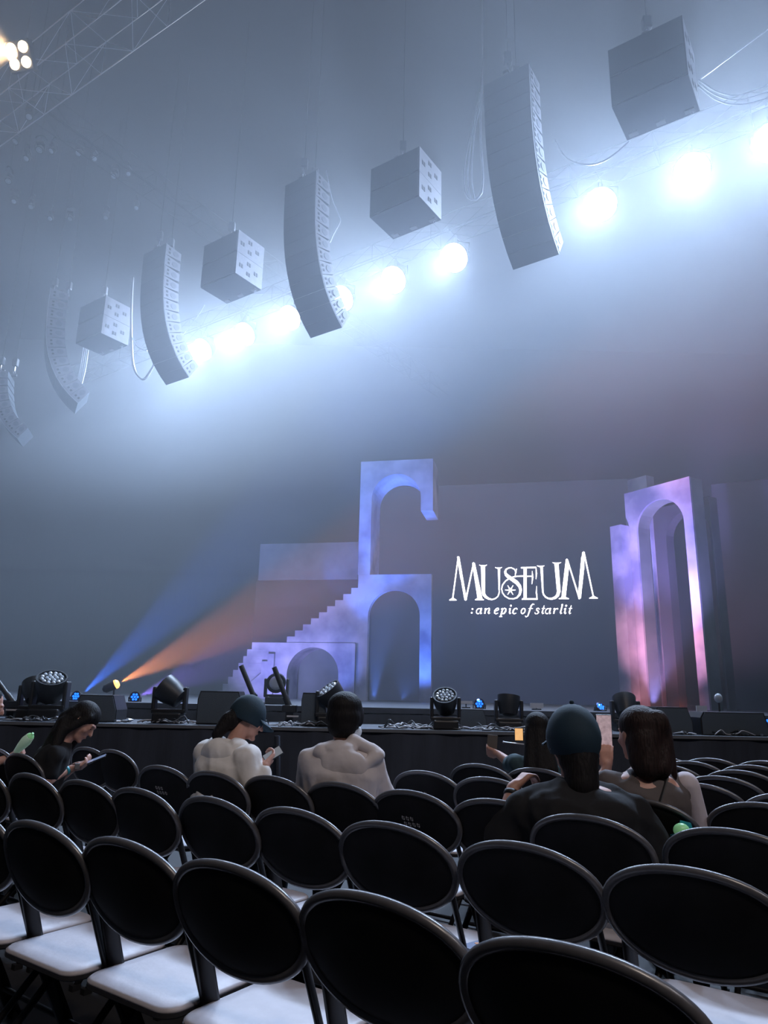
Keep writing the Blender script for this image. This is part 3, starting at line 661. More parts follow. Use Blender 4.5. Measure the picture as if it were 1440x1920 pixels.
# orange lamp and its beam
ol = at(215, 1284, 12.2)
t = empty('orange_spotlight', ol, label='small orange spotlight throwing its beam up to the right', cat='stage light')
od = (V((1, .15, .52))).normalized()
MB().lathe([(.03, -.2), (.07, -.16), (.08, 0), (.075, .01)], (0, 0, 0), od, 16).build('housing', mt['fix'], t, smooth='auto')
MB().lathe([(.075, .0), (.072, .04), (.045, .07)], (0, 0, 0), od, 14).build('lens', mt['face_o'], t)
MB().cyl((0, 0, 0), (0, 0, STZ - ol.z), .015).box((0, 0, STZ - ol.z + .01), (.2, .16, .02)).build('stand', mt['fix'], t)
lamp('orange_beam', 'SPOT', ol + od * .10, ol + V((5.5, .9, 3.1)), 10000, (1, .30, .10), .02, 29, .6)
lamp('blue_beam', 'SPOT', at(158, 1298, 11.7), at(158, 1298, 11.7) + V((1.5, 1.3, 2.1)), 9000, (.04, .18, 1), .02, 24, .5)
lamp('blue_beam', 'SPOT', at(262, 1305, 12), at(262, 1305, 12) + V((4.6, .6, 2.2)), 15000, (.34, .20, 1), .02, 34, .5)
lamp('blue_beam', 'SPOT', at(898, 1316, 12), at(898, 1316, 12) + V((-1.2, 1.5, 3.4)), 1300, (.10, .25, 1), .02, 40, .8)
lamp('blue_beam', 'SPOT', at(1126, 1322, 12.4), at(1126, 1322, 12.4) + V((-3, .8, 1.0)), 160, (.12, .22, 1), .02, 55, .8)
for x0, y0, x1, y1, lab, Y_ in ((452, 1248, 480, 1316, 'black confetti tube leaning left, nearer the stairs', 10.4), (514, 1251, 541, 1322, 'black confetti tube leaning left in front of the landing arch', 10.4), (-4, 1278, 22, 1314, 'grey launcher tube leaning at the far left of the stage', 10.6),
                            (93, 1268, 112, 1290, 'thin leaning tube behind the bulky light at left', 13), ):
    a, b = at(x0, y0, Y_), at(x1, y1, Y_); b0 = b; z_ = APZ if Y_ < RIS else STZ; t = empty('confetti_launcher', (b.x, Y_, z_), label=lab, cat='launcher')
    o_ = V(t.location); MB().cyl(a - o_, b - o_, .036, seg=14).cyl(b - o_ - (b - a).normalized() * .12, b - o_ + (b - a).normalized() * .1, .046).build('barrel', mt['fix'], t, smooth='auto')
    MB().box(b - o_ + V((.02, .0, -.05)), (.2, .16, .1), bev=.01).box(((b - o_).x + .02, 0, (b.z - z_) / 2 - .05), (.1, .1, max(.02, b.z - z_ - .1))).build('base', mt['fix'], t)
    MB().box((.08, -.12, .12), (.16, .03, .02)).build('label_strip', mt['card'], t)
for x0, x1, y0, y1, Y_, lab in ((882, 957 - 38, 1318, 1326, 12.6, 'x'), (994, 1019, 1318, 1328, 12.2, 'white card standing right of the orange-lit light'), (862, 886, 1314, 1320, 12.4, 'white card lying above the low flat monitor'), (1305, 1326, 1323, 1337, 11.6, 'bright white card left of the wide low monitor'), (600 + 142, 1, 1, 1, 1, 'x')):
    if lab == 'x': continue
    a, b = at(x0, y0, Y_), at(x1, y1, Y_); t = empty('cue_card', ((a.x + b.x) / 2, Y_, STZ if Y_ > RIS else APZ), label=lab, cat='card')
    MB().box((0, 0, (a.z + b.z) / 2 - t.location.z), (b.x - a.x, .02, a.z - b.z)).build('card', mt['card'], t)
    MB().cyl((0, .02, 0), (0, .02, b.z - t.location.z + .02), .01).box((0, .03, .01), (.14, .1, .02)).build('stand', mt['fix'], t)
q = at(1347, 1309, 10.6); t = empty('dome_lamp', (q.x, 10.6, APZ), label='small dark glass dome on a short stand right of the violet arch foot', cat='stage light')
MB().ell((0, 0, q.z - APZ), (.058, .058, .068)).build('dome', mt['lens'], t, smooth=True); MB().cyl((0, 0, 0), (0, 0, q.z - APZ), .014).box((0, 0, .01), (.12, .12, .02)).build('stand', mt['fix'], t)
q = at(1003, 1290, 13); 

random.seed(11)
def clutter(xa, xb, n, group, big=1.0):
    for k in range(n):
        x = random.uniform(xa, xb); y0 = random.uniform(LIP + .08, LIP + .42); p0 = at(x, 1355, y0); L = random.uniform(.15, .55) * big; a = random.uniform(-.5, .5)
        pts = []; m_ = random.choice(['cable', 'cablel', 'cable', 'cablel', 'cable'] + (['cableo'] if k % 9 == 4 else []))
        for j in range(6):
            u = j / 5; pts.append(V((p0.x + L * u * math.cos(a) + random.uniform(-.03, .03), y0 + random.uniform(-.05, .09), APZ + .012 + abs(random.gauss(0, .03)) * (0 < j < 5))))
        cable(pts, random.uniform(.006, .011), 'loose ' + ('orange ' if m_ == 'cableo' else 'pale ' if m_ == 'cablel' else 'dark ') + 'cable among the ' + group, mt[m_], group, 16, 'stage_cable')
clutter(700, 985, 42, 'cables tangled along the middle of the stage edge')
clutter(470, 600, 10, 'cables tangled along the stage edge behind the capped person')
clutter(0, 100, 16, 'cables tangled along the left of the stage edge')
clutter(230, 370, 8, 'cables along the stage edge at left')
clutter(1235, 1440, 12, 'cables along the right of the stage edge')
random.seed(5)
for k in range(26):
    x = random.choice([random.uniform(0, 110), random.uniform(480, 560), random.uniform(880, 960), random.uniform(210, 245), random.uniform(1380, 1440)]); y0 = random.uniform(LIP + .2, LIP + .9); p0 = at(x, 1350, y0)
    t = empty('cable_connector', (p0.x, y0, APZ + .02), random.uniform(0, 3), 'small metal cable connector lying on the stage edge', 'connector', 'connectors on the stage edge')
    MB().cyl((-.035, 0, 0), (.02, 0, 0), .016).build('body', mt['steel'], t); MB().cyl((.02, 0, 0), (.05, 0, .0), .010).build('boot', mt['cable'], t)
# pipe standing before the skirt
q = at(527, 1400, 9.5)
t = empty('stand_pipe', (q.x, 9.5, 0), label='faint clear pipe standing in front of the stage skirt', cat='pipe')
MB().cyl((0, 0, .02), (-.06, .02, at(526, 1380, 9.5).z), .03, .036).build('pipe', mt['stagecloth'], t, smooth='auto'); MB().cyl((0, 0, 0), (0, 0, .02), .12).build('base', mt['fix'], t)

# ------------------------------------------------------------------ haze
def haze_body(name, prof, dens, label):
    o = MB().prism(prof, (X0 + .1, 0, 0), (0, 1, 0), ZU, (X1 - X0 - .2, 0, 0)).build(name, mt['black'])
    hm = bpy.data.materials.new(name); hm.use_nodes = True; nt = hm.node_tree; nt.nodes.clear()
    om = nt.nodes.new('ShaderNodeOutputMaterial'); vs_ = nt.nodes.new('ShaderNodeVolumeScatter')
    vs_.inputs['Color'].default_value = (.86, .92, 1, 1); vs_.inputs['Density'].default_value = dens; vs_.inputs['Anisotropy'].default_value = .15
    nt.links.new(vs_.outputs[0], om.inputs['Volume']); o.data.materials.clear(); o.data.materials.append(hm); o.display_type = 'WIRE'
    tag(o, label, 'haze', kind='stuff')
haze_body('ceiling_haze', [(-6, 7), (35.9, 7), (35.9, 17.6), (-6, 17.6)], HAZE, 'bright blue-white haze hanging high around the lamps and speakers')
haze_body('stage_haze', [(10.9, .02), (35.9, .02), (35.9, 6.995), (-6, 6.995), (-6, 5.0), (0, 3.4), (5, 2.3), (9.2, 1.55)], HAZE_LOW, 'thin haze lying low over the stage')

# ------------------------------------------------------------------ folding chairs
CHZ = rad(-35.5)
CR = V((math.cos(CHZ), math.sin(CHZ), 0)); CN = V((-CR.y, CR.x, 0))
LEAN = .35
def back_surface(sc_=1.0, off=0.0, thick=.022, nr=9, na=48):
    """dished oval pad: u across, v up the lean, w forward"""
    mb = MB(); hw, hh = .243 * sc_, .150 * sc_
    lv = V((0, -LEAN, 1)).normalized(); lw = V((0, 1, LEAN)).normalized(); c = V((0, 0, .854)) - lv * .152 + V((0, .0, 0))
    def pt(u, v, w_): return c + V((1, 0, 0)) * u + lv * v + lw * (w_ + .018 * (u / .243) ** 2 + off)
    def se(a): x, y = math.cos(a), math.sin(a); k = (abs(x) ** 2.06 + abs(y) ** 2.06) ** (-1 / 2.06); return x * k, y * k
    fr_, bk = [], []
    for i in range(nr + 1):
        f = i / nr; r = math.sin(f * PI / 2); e = math.sqrt(max(0, 1 - r ** 6)) * thick / 2
        A, B = [], []
        for k in range(na):
            x, y = se(k * 2 * PI / na)
            if i == 0:
                if k == 0: A.append(mb.b.verts.new(pt(0, 0, e + .004))); B.append(mb.b.verts.new(pt(0, 0, -e - .006)))
                continue
            A.append(mb.b.verts.new(pt(x * r * hw, y * r * hh, e + .004 * (1 - r * r)))); B.append(mb.b.verts.new(pt(x * r * hw, y * r * hh, -e - .006 * (1 - r * r))) if i < nr else A[-1])
        fr_.append(A); bk.append(B)
    for S_ in (fr_, bk):
        for i in range(nr):
            for k in range(na):
                k2 = (k + 1) % na
                if i == 0: mb.b.faces.new((S_[0][0], S_[1][k], S_[1][k2]))
                else: mb.b.faces.new((S_[i][k], S_[i + 1][k], S_[i + 1][k2], S_[i][k2]))
    return mb, pt, se, hw, hh
def make_chair():
    t = empty('folding_chair', label='chair', cat='chair')
    mb, pt, se, hw, hh = back_surface(); b = mb.build('backrest', mt['shell'], t, smooth=True)
    loop = [pt(se(k * 2 * PI / 56)[0] * hw, se(k * 2 * PI / 56)[1] * hh, 0) for k in range(56)]
    MB().tube(loop, .0125, 8, closed=True, flat=1.1).build('edge_trim', mt['rim'], b, smooth=True)
    # seat
    def rr(hx, y0, y1, r, z, n=6):
        pts = []
        for cx, cy, a0 in ((hx - r, y1 - r, 0), (-hx + r, y1 - r, 90), (-hx + r, y0 + r, 180), (hx - r, y0 + r, 270)):
            for k in range(n + 1): a = rad(a0 + 90 * k / n); pts.append(V((cx + r * math.cos(a), cy + r * math.sin(a), z)))
        return pts
    s_ = MB().loft([rr(.205, .068, .455, .055, .402), rr(.212, .06, .462, .06, .408), rr(.212, .06, .462, .06, .418)]).build('seat', mt['seatbase'], t, smooth='auto')
    MB().loft([rr(.211, .061, .461, .06, .418), rr(.211, .061, .461, .06, .426), rr(.202, .07, .452, .055, .4335), rr(.16, .11, .41, .05, .4365), rr(.05, .2, .32, .04, .436)]).build('seat_pad', mt['seat'], s_, smooth=True)
    for x in (-1, 1):
        X = x * .214
        MB().tube([(X * .86, .102, .72), (X * .93, .112, .655), (X, .20, .41), (X, .415, .0)], .026, 8, flat=.42, updir=V((0, 0, 1))).build('front_leg', mt['tube'], t, smooth=True)
        MB().tube([(X * .82, .36, .395), (X * .82, .22, .26), (X * .82, -.02, .012)], .013, 8).build('rear_leg', mt['tube'], t, smooth=True)
        MB().box((X, .415, .012), (.03, .04, .024)).build('foot_cap', mt['shell'], t); MB().box((X * .82, -.02, .012), (.03, .04, .024)).build('foot_cap', mt['shell'], t)
    for a_, b_ in (((-.214, .35, .12), (.214, .35, .12)), ((-.175, .06, .088), (.175, .06, .088)), ((-.21, .21, .395), (.21, .21, .395))): MB().cyl(a_, b_, .010).build('cross_bar', mt['tube'], t)
    return t
chair = make_chair(); index_kids()
ROW = dict(
 A=[(-1.53, 2.85), (-1.16, 2.58), (-.78, 2.33), (-.41, 2.06), (-.02, 1.78), (.35, 1.47)],
 B=[(-2.22, 4.16), (-1.83, 3.93), (-1.46, 3.70), (-1.11, 3.46), (-.72, 3.23), (-.34, 2.98), (.03, 2.71), (.44, 2.40), (.84, 2.11), (1.22, 1.83)],
 C=[(-2.81, 5.46), (-2.43, 5.05), (-1.30, 4.46), (-.94, 4.21), (-.58, 4.05), (-.21, 3.83), (.14, 3.58), (.51, 3.34), (.80, 2.96), (1.25, 2.72)],
 D=[(-2.23, 5.68), (-1.97, 5.50), (.26, 4.47), (.61, 4.20), (.66, 4.98), (1.72, 3.40), (2.05, 3.75)],
 R=[(1.19, 3.46), (1.00, 4.78), (1.74, 4.13), (2.05, 4.52), (2.36, 4.92), (2.65, 5.32), (2.95, 5.71), (2.00, 5.22), (2.31, 5.55), (2.60, 5.86), (2.25, 5.94)])
LAB = dict(
 A=['black folding chair cut by the left edge, in the nearest row', 'black folding chair at the left edge of the nearest row, seat half in frame', 'black folding chair second from the left in the nearest row', 'black folding chair in the nearest row left of the middle, whole pale seat showing', 'large black oval chair back in the bottom middle of the picture', 'black oval chair back lowest and largest, cut by the bottom edge'],
 B=['black folding chair just out past the left edge, second row', 'black oval-backed chair at the far left of the second row', 'black oval-backed chair behind the woman looking at her phone, second row', 'black oval-backed chair in the second row left of the capped person', 'black oval-backed chair in the second row directly nearer than the white hoodie', 'black oval-backed chair in the second row nearer than the grey jacket', 'wide black chair back in the centre of the second row', 'black chair with a phone lying on its seat', 'black oval chair back directly in front of the black tee at right', 'black folding chair at the right edge of the second row'],
 C=['black chair under the person cut by the left edge', 'black chair holding the long-haired woman looking down', 'black folding chair with faint white print, left of the white hoodie', 'black chair the capped person in white hoodie sits on', 'black chair between the white hoodie and the grey jacket', 'black chair the short-haired person in grey jacket sits on', 'black chair just right of the grey jacket, overlapping a printed one', 'black chair left of the man in black tee, lowest of three stacked rims', 'black chair the big man in black tee sits on', 'black chair with bright rim right of the big man, third row'],
 D=['black chair half hidden behind the long-haired woman', 'black chair beside the pale seat right of the woman on her phone', 'black chair back with white print on it right of the grey jacket', 'black chair left of the man in black tee, middle of three stacked rims', 'black chair left of the man in black tee, topmost of three stacked rims', 'black chair with bright rim at the right edge, above the third row', 'black chair rim cut by the right edge above its neighbour'],
 R=['black chair the woman in taupe top sits on', 'black chair under the person holding out a card', 'black chair rim touching the right shoulder of the woman in taupe', 'black chair rim second of the rising line at right', 'black chair rim third of the rising line at right', 'black chair rim fourth of the rising line at right', 'black chair rim topmost of the rising line, at the right edge', 'black chair rim beside the hair of the woman in taupe, nearer one', 'black chair rim in the far right group, left of centre', 'black chair rim farthest and highest in the right group', 'small chair rim tip just behind the reddish hair'])
first = True; random.seed(21); printed = []
GN = dict(A='chairs of the nearest row', B='chairs of the second row', C='chairs of the third row', D='chairs of the fourth row', R='chairs at the right')
for k_ in 'ABCDR':
    for (x, y), lb in zip(ROW[k_], LAB[k_]):
        o = chair if first else copy_tree(chair); first = False
        if 'print' in lb: printed.append(o)
        o.location = (x, y, 0); o.rotation_euler.z = CHZ + rad(random.uniform(-1.2, 1.2)); o['label'] = lb; o['group'] = GN[k_]

def add_print(t):                                  # two short lines of worn white print on the back
    lv = V((0, -LEAN, 1)).normalized(); lw_ = V((0, 1, LEAN)).normalized(); c = V((0, 0, .854)) - lv * .152; m3 = MB()
    for row_, n_, x0 in ((0, 3, -.045), (1, 4, -.045)):
        for k in range(n_):
            for j in range(4):
                u = x0 + k * .024 + (j % 2) * .009 + row_ * .008; v = .035 - row_ * .027 - (j // 2) * .010
                m3.box(c + V((1, 0, 0)) * u + lv * v + lw_ * (-.0175 + .018 * (u / .243) ** 2), (.006, .002, .003 if j % 3 else .009))
    m3.build('printed_mark', mt['mark2'], t)
for o in printed: add_print(o)
# ------------------------------------------------------------------ people
def basis(f, u):
    f = V(f).normalized(); r = f.cross(V(u)).normalized(); u = r.cross(f); return frame(V(), r, f, u).to_3x3()
class Person:
    def __init__(s, x, y, bearing, label, sc_=1.0):
        s.b = rad(bearing); s.o = V((x, y, 0)); s.t = empty('person', s.o, -s.b, label, 'person'); s.s = sc_; s.Rm = M.Rotation(s.b, 3, 'Z')
        s.skin = MB()
    def L(s, px, py, Y): return s.Rm @ (at(px, py, Y) - s.o)            # surveyed point -> the person's own frame
    def head(s, c, f, u=(0, 0, 1), k=1.0):
        s.hc, s.hb, s.hk = V(c), basis(f, u), k; B = s.hb; m = s.skin
        def e(p, r): m.ell(s.hc + B @ (V(p) * k), tuple(q * k for q in r), rot=B)
        e((0, -.012, .03), (.074, .093, .088)); e((0, .03, -.02), (.062, .068, .088)); e((0, .042, -.075), (.045, .048, .04)); e((0, .08, -.098), (.02, .018, .016))
        e((0, .085, .022), (.045, .014, .012)); e((0, .092, -.062), (.021, .011, .008)); e((.035, .07, -.03), (.022, .018, .02)); e((-.035, .07, -.03), (.022, .018, .02))
        m.cap(s.hc + B @ (V((0, .092, .008)) * k), .008 * k, s.hc + B @ (V((0, .112, -.03)) * k), .012 * k, 8)
        for x in (-1, 1): e((x * .079, -.005, -.012), (.010, .022, .032)); e((x * .028, .084, -.002), (.014, .010, .007))
    def hp(s, p): return s.hc + s.hb @ (V(p) * s.hk)
    def limb(s, mb, pts, rs):
        for a, b, r0, r1 in zip(pts, pts[1:], rs, rs[1:]): mb.cap(a, r0 * s.s, b, r1 * s.s)
    def hand(s, w_, d, n, side=1, curl=(25, 35, 30), k=1.0, spread=1.0):
        """w_ wrist, d along the palm, n out of the palm (fingers curl towards it)"""
        B = basis(d, n); c = V(w_); m = s.skin; k *= s.s                    # B columns: across, along, palm normal
        def p(x, y, z): return c + B @ (V((x * side, y, z)) * k)
        m.cap(p(0, -.01, 0), .024 * k, p(0, .02, 0), .026 * k, 10)
        for x in (-.027, -.009, .009, .027): m.cap(p(x * .6, .02, 0), .015 * k, p(x, .082, 0), .0125 * k, 8)
        for x, L_ in ((-.029, .062), (-.010, .074), (.010, .080), (.030, .072)):
            q = p(x, .084, 0); a = 0
            for j, fr_ in enumerate((.45, .32, .23)):
                a += rad(curl[j]); dd = B @ V((x * side * 1.2 * spread * (1 - j * .5), math.cos(a), math.sin(a))); q2 = q + dd.normalized() * (L_ * fr_ * k)
                m.cap(q, (.0095 - j * .0008) * k, q2, (.0088 - j * .0008) * k, 8); q = q2
        q = p(.026, .018, .006)
        for dx_, dy_, dz_ in ((.026, .026, .012), (.012, .028, .012), (.004, .024, .008)):
            q2 = q + B @ (V((dx_ * side, dy_, dz_)) * k); m.cap(q, .0125 * k, q2, .0105 * k, 8); q = q2
        return p
    def torso(s, mb, hip, neck, W=.20, Dp=.12, g=0.0, waist=.9, seg=28):
        hip, neck = V(hip), V(neck); ax = neck - hip; side = V((1, 0, 0)); fw = ZU.cross(side) * 1.0; fw = side.cross(ax).normalized(); fw = -fw if fw.y < 0 else fw
        rings = []
        for t_, rx, ry, dy in ((-.06, .70, .8, 0), (0, .92, 1.05, 0), (.15, .92 * waist + .04, 1.0, 0), (.35, .86 * waist + .03, .92, -.01), (.55, .95, .97, -.02), (.72, 1.02, .98, -.025), (.84, 1.0, .86, -.02), (.92, .78, .68, -.012), (.97, .48, .55, 0), (1.02, .30, .45, 0)):
            c = hip + ax * t_ + fw * dy; a_, b_ = W * rx + g, Dp * ry + g
            rings.append([c + side * (a_ * (abs(math.cos(k * 2 * PI / seg)) ** .85) * (1 if math.cos(k * 2 * PI / seg) > 0 else -1)) + fw * (b_ * math.sin(k * 2 * PI / seg)) for k in range(seg)])
        mb.loft(rings)
        gk = .040 + g if g else .026
        for x in (-1, 1): mb.cap(neck + V((x * .035, -.01, -.04)), gk, neck + V((x * W * .78, -.02, -.082)), gk + .006)
        return mb
    def legs(s, mb, hip, g=0.0, spread=.1, knee=.43, foot=.40):
        for x in (-1, 1):
            h = V(hip) + V((x * .085, .02, -.0)); kn = V((x * (spread + .03), knee, .485)); an = V((x * (spread + .02), foot, .09))
            s.limb(mb, [h, kn, an], [(.082 + g) / s.s * 1, (.058 + g) / s.s, (.040 + g) / s.s])
    def feet(s, spread=.1, foot=.40):
        for x in (-1, 1):
            m_ = MB(); a = V((x * (spread + .02), foot, 0)); m_.ell(a + V((0, .05, .035)), (.045, .13, .035)).ell(a + V((0, -.02, .06)), (.04, .06, .055)); m_.box(a + V((0, .05, .008)), (.08, .24, .016), bev=.005)
            m_.build('shoe', mt['shoe'], s.t, smooth=True)
    def finish(s): return s.skin.build('body', mt['skin'], s.t, smooth=True, remesh=.0075, sm=2)

def hair_shape(P_, items, m, name='hair', vox=.012, sm=3):
    mb = MB()
    for it in items:
        if it[0] == 'e': mb.ell(P_.hp(it[1]), tuple(q * P_.hk for q in it[2]), rot=P_.hb)
        elif it[0] == 'c': mb.cap(it[1], it[2], it[3], it[4])
        elif it[0] == 'w': mb.ell(it[1], it[2], rot=it[3] if len(it) > 3 else None)
    return mb.build(name, m, P_.t, smooth=True, remesh=vox, sm=sm)

def cap_on(P_, m, brim=True, k=1.0, back=False, dz=-.028):
    B = P_.hb; mb = MB(); rings = []; n = 28; hp_ = P_.hp
    for f in (-.35, -.2, 0, .12, .3, .5, .68, .82, .93, 1.0):
        a = f * PI / 2 * .99; r = math.cos(a); z = math.sin(a) if f >= 0 else math.sin(a) * .9
        rings.append([P_.hp(V((.094 * k * r * math.cos(j * 2 * PI / n), -.008 + .110 * k * r * math.sin(j * 2 * PI / n), .015 + (.118 * k) * z))) for j in range(n)])
    base = [P_.hp(V((.091 * k * math.cos(j * 2 * PI / n), -.008 + .107 * k * math.sin(j * 2 * PI / n), -.030 if math.sin(j * 2 * PI / n) < .5 else -.0))) for j in range(n)]
    mb.loft(rings); c = mb.build('cap', m, P_.t, smooth='auto')
    MB().ell(P_.hp((0, -.008, .137 * k)), (.009 * P_.hk,) * 3, rot=B, seg=10).build('cap_button', m, c, smooth=True)
    if brim:
        top, bot = [], []; s_ = 1
        for j in range(13):
            a = PI * j / 12; x = .078 * k * math.cos(a); y0 = .075 * k
            top.append((x, y0 + .085 * math.sin(a) * k + .02 * (1 - abs(math.cos(a))), .012 - .016 * math.sin(a) - .25 * x * x / .078))
        mb = MB(); A = [mb.b.verts.new(P_.hp(V(p))) for p in top]; B_ = [mb.b.verts.new(P_.hp(V(p) - V((0, 0, .006)))) for p in top]
        ins = [mb.b.verts.new(P_.hp(V((p[0] * .9, .078 * k * (1 - .4 * (abs(p[0]) / .078) ** 2), .03 - .25 * p[0] ** 2 / .078)))) for p in top]; insb = [mb.b.verts.new(v.co - (P_.hb @ V((0, 0, .006)))) for v in ins]
        for j in range(12):
            mb.b.faces.new((A[j], A[j + 1], ins[j + 1], ins[j])); mb.b.faces.new((B_[j], insb[j], insb[j + 1], B_[j + 1])); mb.b.faces.new((A[j], B_[j], B_[j + 1], A[j + 1])); mb.b.faces.new((ins[j], ins[j + 1], insb[j + 1], insb[j]))
        mb.build('brim', m, c, smooth=False)
    return c

def phone(world, rot, label, m='screenon', wd=.075, hg=.155, lit=True, name='phone'):
    t = empty(name, world, label=label, cat='phone')
    MB().box((0, 0, 0), (wd, .009, hg), rot=rot, bev=.003).build('case', mt['phone'], t)
    MB().box(rot @ V((0, -.0052, 0)), (wd - .006, .001, hg - .008), rot=rot).build('screen', mt[m], t)
    return t
def W(P_, p): return P_.Rm.inverted() @ V(p) + P_.o

# --- woman with long dark hair looking down at her phone
p = Person(-2.29, 5.10, 62, 'person with long dark hair in black tee, bent over a phone at left')
neck = V((-.02, .12, .94)); p.torso(p.skin, (0, 0, .52), neck, .15, .095)
p.head(neck + V((0, .11, .13)), (.42, .66, -.60), (0, .5, .8), 1.05); p.skin.cap(neck - V((0, .02, .05)), .052, p.hp((0, -.015, -.06)), .05)
rw, lw = p.L(128, 1443, 5.16), p.L(142, 1436, 5.36); rs, re = neck + V((.165, -.05, -.08)), p.L(88, 1464, 5.0); ls_, le_ = neck + V((-.165, -.05, -.08)), V((-.20, .12, .66))
p.limb(p.skin, [rs, re, rw], [.047, .040, .026]); p.limb(p.skin, [ls_, le_, lw], [.047, .040, .026])
p.hand(rw, p.L(160, 1436, 5.2) - rw, (-.5, -.2, .8), -1, (30, 40, 35)); p.hand(lw, p.L(172, 1428, 5.34) - lw, (.4, -.2, .8), 1, (30, 40, 35))
p.legs(p.skin, (0, 0, .52)); p.feet(); body = p.finish()
m = MB(); p.torso(m, (0, 0, .50), neck - V((0, 0, .01)), .165, .105, .012); p.limb(m, [rs, rs.lerp(re, .62)], [.062, .058]); p.limb(m, [ls_, ls_.lerp(le_, .62)], [.062, .058]); sh = m.build('shirt', mt['tee'], p.t, smooth=True, remesh=.011, sm=3, fold=.008)
MB().box(neck + V((.10, .10, -.16)), (.03, .03, .035)).build('chest_print', mt['mark'], sh)
m = MB(); p.legs(m, (0, 0, .52), .012); m.ell((0, .0, .52), (.17, .14, .1)); m.build('trousers', mt['jeans'], p.t, smooth=True, remesh=.014, sm=3)
hair_shape(p, [('e', (0, -.015, .048), (.089, .103, .088)), ('e', (.0, -.06, -.01), (.086, .07, .10)), ('c', p.hp((.070, .045, .050)), .024, p.hp((.080, .012, -.06)), .022), ('c', p.hp((-.070, .045, .050)), .024, p.hp((-.080, .012, -.06)), .022), ('c', p.hp((.080, .012, -.06)), .022, p.hp((.075, -.03, -.17)), .03), ('c', p.hp((.075, -.03, -.0)), .028, p.hp((.07, -.05, -.17)), .03), ('c', p.hp((-.078, .015, .03)), .026, p.hp((-.092, .03, -.14)), .030), ('c', p.hp((-.092, .03, -.14)), .030, p.hp((-.085, .06, -.30)), .026), ('c', p.hp((-.085, .06, -.30)), .026, p.hp((-.06, .05, -.38)), .016),
               ('c', p.hp((.0, -.09, -.05)), .06, neck + V((.03, -.10, -.08)), .05), ('c', p.hp((.06, -.06, -.08)), .05, neck + V((.09, -.06, -.06)), .035)], mt['hair'])
MB().ell(p.hp((.030, .094, -.001)), (.010, .004, .003), rot=p.hb).ell(p.hp((-.030, .094, -.001)), (.010, .004, .003), rot=p.hb).ell(p.hp((.032, .092, .022)), (.014, .004, .0025), rot=p.hb).ell(p.hp((-.032, .092, .022)), (.014, .004, .0025), rot=p.hb).build('eyebrow_and_lash', mt['hair'], body, smooth=True)
MB().lathe([(.031, -.011), (.033, 0), (.031, .011)], rw - (rw - re).normalized() * .02, (rw - re), 16).build('wristband', mt['tealbag'], p.t, smooth=True)
ph = p.Rm.inverted().to_3x3() @ basis((.1, .85, .5), (0, -.5, .85)); pw = at(178, 1425, 5.27)
phone(pw, basis((.35, .25, -.93), (.93, .2, .35)), 'phone with pale case held by the long-haired person at left', m='case')

# --- person with the light stick at the left edge
p = Person(-3.02, 5.42, 66, 'person in pale tee cut by the left edge, holding a green-topped stick')
neck = V((0, .06, 1.0)); p.torso(p.skin, (0, 0, .52), neck, .15, .095); p.head(neck + V((0, .07, .16)), (0, .95, -.3), k=1.0); p.skin.cap(neck - V((0, .02, .05)), .05, p.hp((0, -.015, -.06)), .048)
rs, re, rw = neck + V((.165, -.03, -.07)), V((.22, .10, .72)), V((.15, .32, .80)); ls_, le_, lw = neck + V((-.165, -.03, -.07)), V((-.22, .10, .70)), V((-.08, .32, .78))
p.limb(p.skin, [rs, re, rw], [.047, .042, .027]); p.limb(p.skin, [ls_, le_, lw], [.047, .042, .027]); p.hand(rw, (-.1, .8, .4), (-.8, 0, .4), -1, (55, 70, 50)); p.hand(lw, (.5, .7, .3), (.6, 0, .6), 1, (45, 60, 45))
p.legs(p.skin, (0, 0, .52)); p.feet(); p.finish()
m = MB(); p.torso(m, (0, 0, .50), neck - V((0, 0, .01)), .165, .105, .012); p.limb(m, [rs, rs.lerp(re, .7)], [.064, .060]); p.limb(m, [ls_, ls_.lerp(le_, .7)], [.064, .060]); m.build('shirt', mt['pale'], p.t, smooth=True, remesh=.011, sm=3, fold=.008)
m = MB(); p.legs(m, (0, 0, .52), .012); m.ell((0, 0, .52), (.17, .14, .1)); m.build('trousers', mt['jeans'], p.t, smooth=True, remesh=.014, sm=3)
hair_shape(p, [('e', (0, -.025, .045), (.084, .096, .086)), ('e', (0, -.07, -.02), (.075, .055, .09))], mt['hair'])
q0 = at(10, 1432, 5.25); q1 = at(60, 1377, 5.12); d = (q1 - q0); Ls = d.length
t = empty('light_stick', q0, label='pale light stick with green bulb held at the left edge', cat='light stick'); d.normalize()
MB().lathe([(.016, 0), (.018, .02), (.017, Ls * .35), (.02, Ls * .42)], (0, 0, 0), d, 16).build('handle', mt['cream'], t, smooth=True)
MB().lathe([(.02, Ls * .42), (.030, Ls * .6), (.036, Ls * .78), (.028, Ls * .93), (.024, Ls * .95)], (0, 0, 0), d, 18).build('bulb', mt['bulb'], t, smooth=True)
MB().lathe([(.030, Ls * .90), (.024, Ls * .96), (.010, Ls * 1.0), (.008, Ls * 1.04)], (0, 0, 0), d, 10).build('tip', mt['green'], t)

